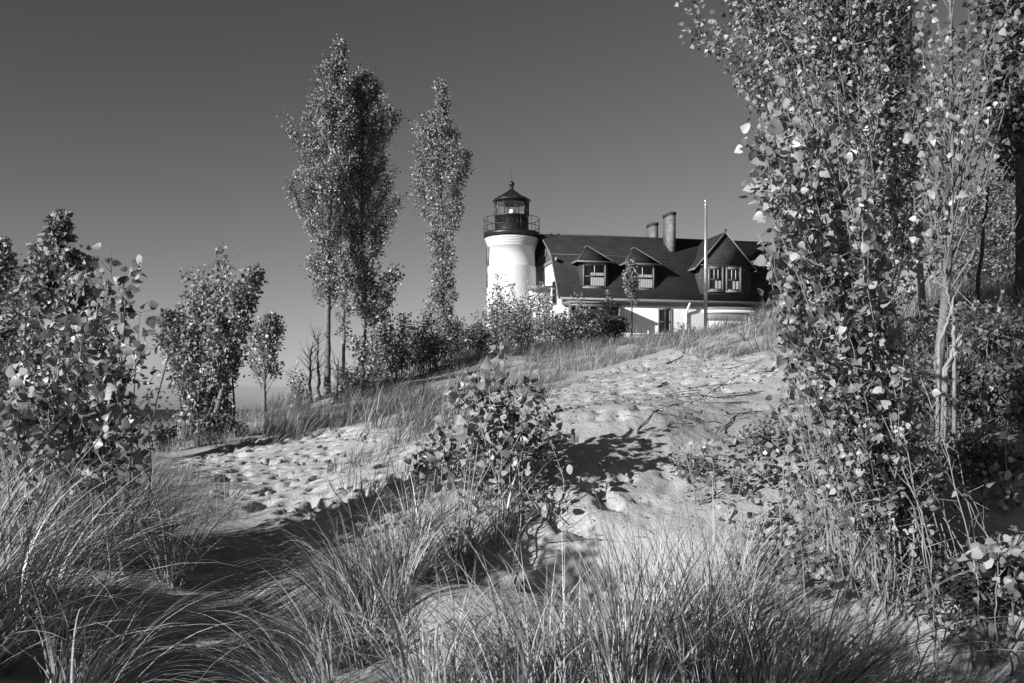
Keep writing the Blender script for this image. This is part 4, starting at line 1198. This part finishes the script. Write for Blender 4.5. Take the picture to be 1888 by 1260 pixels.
for i, (px, py, d, w, h) in enumerate([(880,600,44,.8,2.3),(1010,600,45,.7,3.0),(1068,600,42.5,.9,2.9),(1120,605,42.5,.6,2.6),(845,625,38,.7,2.1),(790,650,34,.8,2.6),(742,680,32,.6,2.3)]):
    bush(['spindly upright sprig left of the tower above the low bushes', 'pale sprig against the passage wall', 'tall ragged sprig before the porch beam', 'thin sprig beside the porch post',
          'ragged sprig right of the lone poplar', 'upright sprig just left of the lone poplar trunk', 'narrow sprig between the leaning young poplar and the lone poplar'][i], px, py, d, w, h, .095, LEAF_FAR, 9, 620 + i, 'leaf_far', per=4, name='sprig', group=GB, tw=.25)

# ------------------------------------------------------------------ beach grass
def tussock(label, px, py, n, h, lean_az, lean, seed, spread=.13, w=.0078, near=None, up=.0, m='grass', kap=(.5, 2.0)):
    rng = np.random.default_rng(seed)
    b = ground_at(px, py) if near is None else ground_at(px, py, near=near)
    r = spread * np.sqrt(rng.random(n)); a = rng.uniform(0, 2 * np.pi, n)
    x = b[0] + r * np.cos(a); y = b[1] + r * np.sin(a); z = H(x, y) - .03
    lx = np.cos(lean_az) * lean + np.cos(a) * (r / spread) * .38 + rng.normal(0, .19, n)
    ly = np.sin(lean_az) * lean + np.sin(a) * (r / spread) * .38 + rng.normal(0, .19, n)
    az = np.arctan2(ly, lx); th = np.clip(np.hypot(lx, ly), 0, 1.15)
    L = h * rng.uniform(.4, 1.25, n)
    g = Geo()
    blades(g, np.stack([x, y, z], -1), az, th, rng.uniform(kap[0], kap[1], n) * (1 - up), L, w * rng.uniform(.5, 1.3, n) * np.where(rng.random(n) < .07, 2.0, 1.0), 8, rng)
    o = g.build('grass_tussock', M[m], loc=b)
    tag(o, label, 'beach grass', 'beach grass tussocks in the foreground')
RT = 0.15; LF = math.pi - .2
TS = [
 ('long grass tussock at the lower left corner, blades arching right', -60, 1245, 460, 1.15, .35, .42, None),
 ('dense tussock at the left edge, swept right like hair', -30, 1120, 460, 1.1, .3, .42, None),
 ('swept tussock at left between the dark stem and the hollow', 70, 1180, 420, 1.05, .25, .40, None),
 ('tussock at the foot of the leafy clump at left', 60, 1040, 400, .95, .3, .35, None),
 ('tussock behind the upright tuft, bowing over the trodden path', 190, 1040, 400, .95, .35, .40, None),
 ('upright fan shaped tuft with one pale tall blade beside the dark hollow', 318, 1075, 200, .75, .2, .10, .3),
 ('flattened dark tussock along the edge of the path at left', 260, 1000, 320, .75, .1, .45, None),
 ('small low tussock at the bottom edge left of the shaded sand', 150, 1290, 300, .8, .2, .35, None),
 ('tussock arching left over the shaded hollow', 640, 1230, 330, .85, LF, .45, None),
 ('tussock bowing left at the bottom edge', 560, 1300, 260, .75, LF, .55, None),
 ('tall tussock right of the shaded hollow', 700, 1150, 300, .85, 2.6, .25, None),
 ('tussock left of the middle sapling', 740, 1080, 260, .8, 2.2, .18, None),
 ('wispy tussock above the shaded hollow', 640, 1090, 220, .75, 2.8, .30, None),
 ('thin tussock under the low poplar sprouts', 770, 990, 170, .6, 1.2, .15, None),
 ('tussock with one broad pale blade at the foot of the middle sapling', 850, 1060, 150, .75, .6, .10, .3),
 ('thin tussock growing through the middle sapling', 930, 1000, 130, .7, 1.2, .12, .3),
 ('sparse tussock on the lit mound at the bottom', 800, 1300, 220, .8, 1.9, .25, None),
 ('tussock leaning left at the bottom middle', 930, 1310, 240, .85, 2.5, .30, None),
 ('tussock crossing the lit mound and the small hollow', 1010, 1290, 260, .85, 2.3, .28, None),
 ('tall upright tussock with straight pale stalks, bottom right of middle', 1150, 1300, 300, .95, 1.5, .08, .5),
 ('tall upright tussock with the highest stalks before the slope', 1215, 1250, 300, .95, 1.4, .06, .5),
 ('dense upright tussock left of the shaded sand at right', 1300, 1290, 320, .95, 1.2, .08, .4),
 ('upright tussock with broken blades behind the tall ones', 1330, 1180, 240, .8, .9, .12, .3),
 ('tussock leaning right at the bottom edge', 1420, 1330, 280, .9, .5, .25, None),
 ('tussock spreading long blades right over the shaded sand', 1520, 1330, 200, 1.0, .15, .45, None),
 ('small tuft in the shade at the right end of the bottom edge', 1640, 1340, 90, .8, .1, .55, None),
 ('thin tuft before the sprouts at the left of the big clump', 1370, 1080, 120, .6, 1.4, .12, .2),
]
for i, (lab, px, py, n, h, az, ln, up) in enumerate(TS):
    tussock(lab, px, py, int(n * .72), h * 1.08, az, ln, 300 + i, spread=.17 if n > 200 else .09, up=up or 0)

def field(name, label, polys, seed, m='grass_far', group=None):
    """beach grass too thick to count"""
    rng = np.random.default_rng(seed); g = Geo()
    for poly, d0, d1, dens, nb, h, w, az0, ln in polys:
        C = scatter(poly, d0, d1, dens, rng)
        if not len(C): continue
        idx = np.repeat(np.arange(len(C)), nb); n = len(idx)
        hh = (h * rng.uniform(.6, 1.2, len(C)))[idx] * rng.uniform(.45, 1.15, n)
        a = rng.uniform(0, 2 * np.pi, n); r = .11 * np.sqrt(rng.random(n)) * (1 + h)
        x = C[idx, 0] + r * np.cos(a); y = C[idx, 1] + r * np.sin(a)
        z = C[idx, 2] - .03
        caz = (az0 + rng.normal(0, .9, len(C)))[idx]; cl = (ln * rng.uniform(.4, 1.4, len(C)))[idx]
        lx = np.cos(caz) * cl + np.cos(a) * .3 + rng.normal(0, .14, n); ly = np.sin(caz) * cl + np.sin(a) * .3 + rng.normal(0, .14, n)
        blades(g, np.stack([x, y, z], -1), np.arctan2(ly, lx), np.clip(np.hypot(lx, ly), 0, 1.1), rng.uniform(.2, 1.2, n), hh, np.full(n, w) * rng.uniform(.6, 1.3, n), 4, rng)
    if g.n: tag(g.build(name, M[m]), label, 'grass', kind='stuff')

field('slope_grass', 'pale beach grass on the slope below the brush', [
    ([(690,725),(760,690),(880,655),(1000,640),(1180,620),(1250,615),(1240,640),(1150,672),(1030,700),(1000,740),(920,745),(830,790),(760,815),(700,790)], 14, 48, 6.0, 24, .58, .010, .2, .75),
    ([(640,770),(700,740),(820,730),(830,790),(760,830),(650,800)], 12, 27, 6, 26, .68, .010, -.3, .8),
    ([(600,850),(760,800),(860,810),(900,880),(960,960),(870,1010),(760,960),(660,930)], 8, 17, 7, 18, .42, .006, -.2, .8),
    ([(190,880),(330,862),(420,905),(450,960),(330,985),(180,960)], 7.5, 15, 9, 22, .42, .006, .3, .8),
    ([(690,930),(960,940),(960,1010),(760,1060),(690,1030)], 6.6, 9.5, 7, 20, .5, .005, 1.0, .3)], 401)
field('crest_grass', 'pale tangled beach grass on the crest hiding the foot of the house', [
    ([(1220,640),(1250,600),(1330,560),(1450,560),(1520,600),(1480,660),(1400,665),(1300,665)], 16, 40, 8, 24, .5, .010, .1, .8)], 402)
field('tree_foot_grass', 'beach grass around the feet of the tall poplars', [
    ([(480,800),(495,750),(560,740),(680,720),(760,715),(740,760),(650,790),(560,815),(500,820)], 17, 36, 7, 26, .72, .010, .0, .8)], 403)
field('lakeside_grass', 'beach grass and weeds along the lake side of the path', [
    ([(180,860),(200,790),(290,775),(400,760),(490,765),(490,790),(430,820),(330,835),(260,865),(220,890)], 12, 34, 7, 24, .42, .008, .3, .35),
    ([(-100,960),(0,840),(180,800),(230,880),(330,900),(300,960),(100,990)], 8.5, 18, 6, 20, .38, .006, .3, .5)], 404, 'grass_far')
field('right_dune_grass', 'tall dark beach grass on the top of the right dune', [
    ([(1420,620),(1500,560),(1650,560),(1760,540),(1960,540),(1960,640),(1780,700),(1640,690),(1450,680)], 11, 24, 22, 26, .62, .008, .6, .3)], 405)
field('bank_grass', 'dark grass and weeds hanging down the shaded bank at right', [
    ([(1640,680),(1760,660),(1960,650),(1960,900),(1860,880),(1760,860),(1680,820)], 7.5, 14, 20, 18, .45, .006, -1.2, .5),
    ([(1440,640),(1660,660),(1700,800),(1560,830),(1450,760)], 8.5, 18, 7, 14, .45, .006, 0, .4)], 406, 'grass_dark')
field('hollow_grass', 'thin dry grass strewn over the foreground sand', [
    ([(350,1260),(480,1000),(900,1000),(1300,1050),(1500,1100),(1500,1260)], 5, 9, 1.2, 8, .38, .0035, 2.0, .4),
    ([(1280,900),(1500,980),(1640,1100),(1500,1130),(1300,1080)], 5.5, 9, 3, 7, .3, .0035, .8, .4)], 407, 'grass')

# ------------------------------------------------------------------ litter: twigs, leaves, roots on the sand
rng = np.random.default_rng(500); g = Geo()
for poly, d0, d1, dn, sz in [([(1000,720),(1100,690),(1240,650),(1420,660),(1430,700),(1350,780),(1200,770),(1040,800)], 9, 32, 26, .03),
        ([(970,930),(1080,850),(1240,780),(1420,760),(1420,900),(1330,960),(1180,1030),(960,1020)], 6.5, 13, 34, .02),
        ([(600,960),(900,1020),(1300,1050),(1700,1120),(1888,1100),(1888,1260),(300,1260)], 4.8, 8.5, 40, .018),
        ([(1380,980),(1640,1000),(1800,900),(1880,1000),(1850,1150),(1600,1150),(1380,1120)], 5.5, 9.5, 90, .028)]:
    C = scatter(poly, d0, d1, dn, rng); n = len(C); C[:, 2] += .012
    d = norm(rng.normal(0, 1, (n, 3)) * [1, 1, .15]); L = sz * rng.uniform(.4, 2.2, n)
    leaves(g, C, d, sz * 1.1, rng, LEAF_FAR, 0, 3.0)
    C2 = scatter(poly, d0, d1, dn * .35, rng); n = len(C2); C2[:, 2] += .012
    d = norm(rng.normal(0, 1, (n, 3)) * [1, .8, .08]); sticks(g, C2 - d * (sz * 2), C2 + d * sz * rng.uniform(1, 4, n)[:, None], .0028, .0012)
tag(g.build('plant_litter', M['litter']), 'dark scraps of leaf, bark and twig strewn on the sand', 'litter', kind='stuff')

def root_on_sand(label, pts, r, seed, name='driftwood_stick', cat='stick', m='dead', group='sticks and roots on the sand'):
    rng = np.random.default_rng(seed)
    q = np.array([ground_at(*p) for p in pts]); q = smooth_path(q, 16); q[:, 2] = H(q[:, 0], q[:, 1]) + r * .8 + .01
    q += rng.normal(0, r * .6, q.shape)
    g = Geo(); tube(g, q, r * (1 - .6 * np.linspace(0, 1, 16)), 6)
    b = q[0]; tag(g.build(name, M[m], loc=b), label, cat, group)
root_on_sand('curved dark root running over the top edge of the sapling shadow', [(1175,800),(1205,765),(1240,750),(1290,735),(1340,705)], .005, 1, 'exposed_root', 'root', 'litter')
root_on_sand('long dark root trailing up the slope towards the crest', [(1265,750),(1320,720),(1370,690),(1400,672)], .005, 2, 'exposed_root', 'root', 'litter')
root_on_sand('short flat stick lying on the upper sand', [(1208,720),(1230,710)], .02, 3)
root_on_sand('thin stick lying near the top of the sand slope', [(1228,675),(1262,658)], .02, 4)
root_on_sand('thin dark root low on the right slope', [(1330,800),(1370,765),(1430,760)], .007, 5, 'exposed_root', 'root', 'litter')
root_on_sand('dark branch half buried at the bottom right corner', [(1700,1150),(1770,1185),(1850,1225)], .010, 6)
# strands of buried creeper on the right slope
g = Geo(); rng = np.random.default_rng(502)
C = scatter([(1200,790),(1260,720),(1360,670),(1440,660),(1440,740),(1330,800)], 9, 22, 7, rng)
n = len(C); d = norm(np.stack([np.full(n, .8), rng.normal(.5, .3, n), np.zeros(n)], -1))
for c, dd in zip(C, d):
    L = rng.uniform(.3, .9); s = np.linspace(-1, 1, 7)[:, None]; q = c + dd * s * L / 2 + rng.normal(0, .03, (7, 3)); q[:, 2] = H(q[:, 0], q[:, 1]) + .015
    tube(g, q, .0035, 4, cap=False)
tag(g.build('creeper_strands', M['litter']), 'dark creeper strands trailing down the sand slope', 'ground cover', kind='stuff')
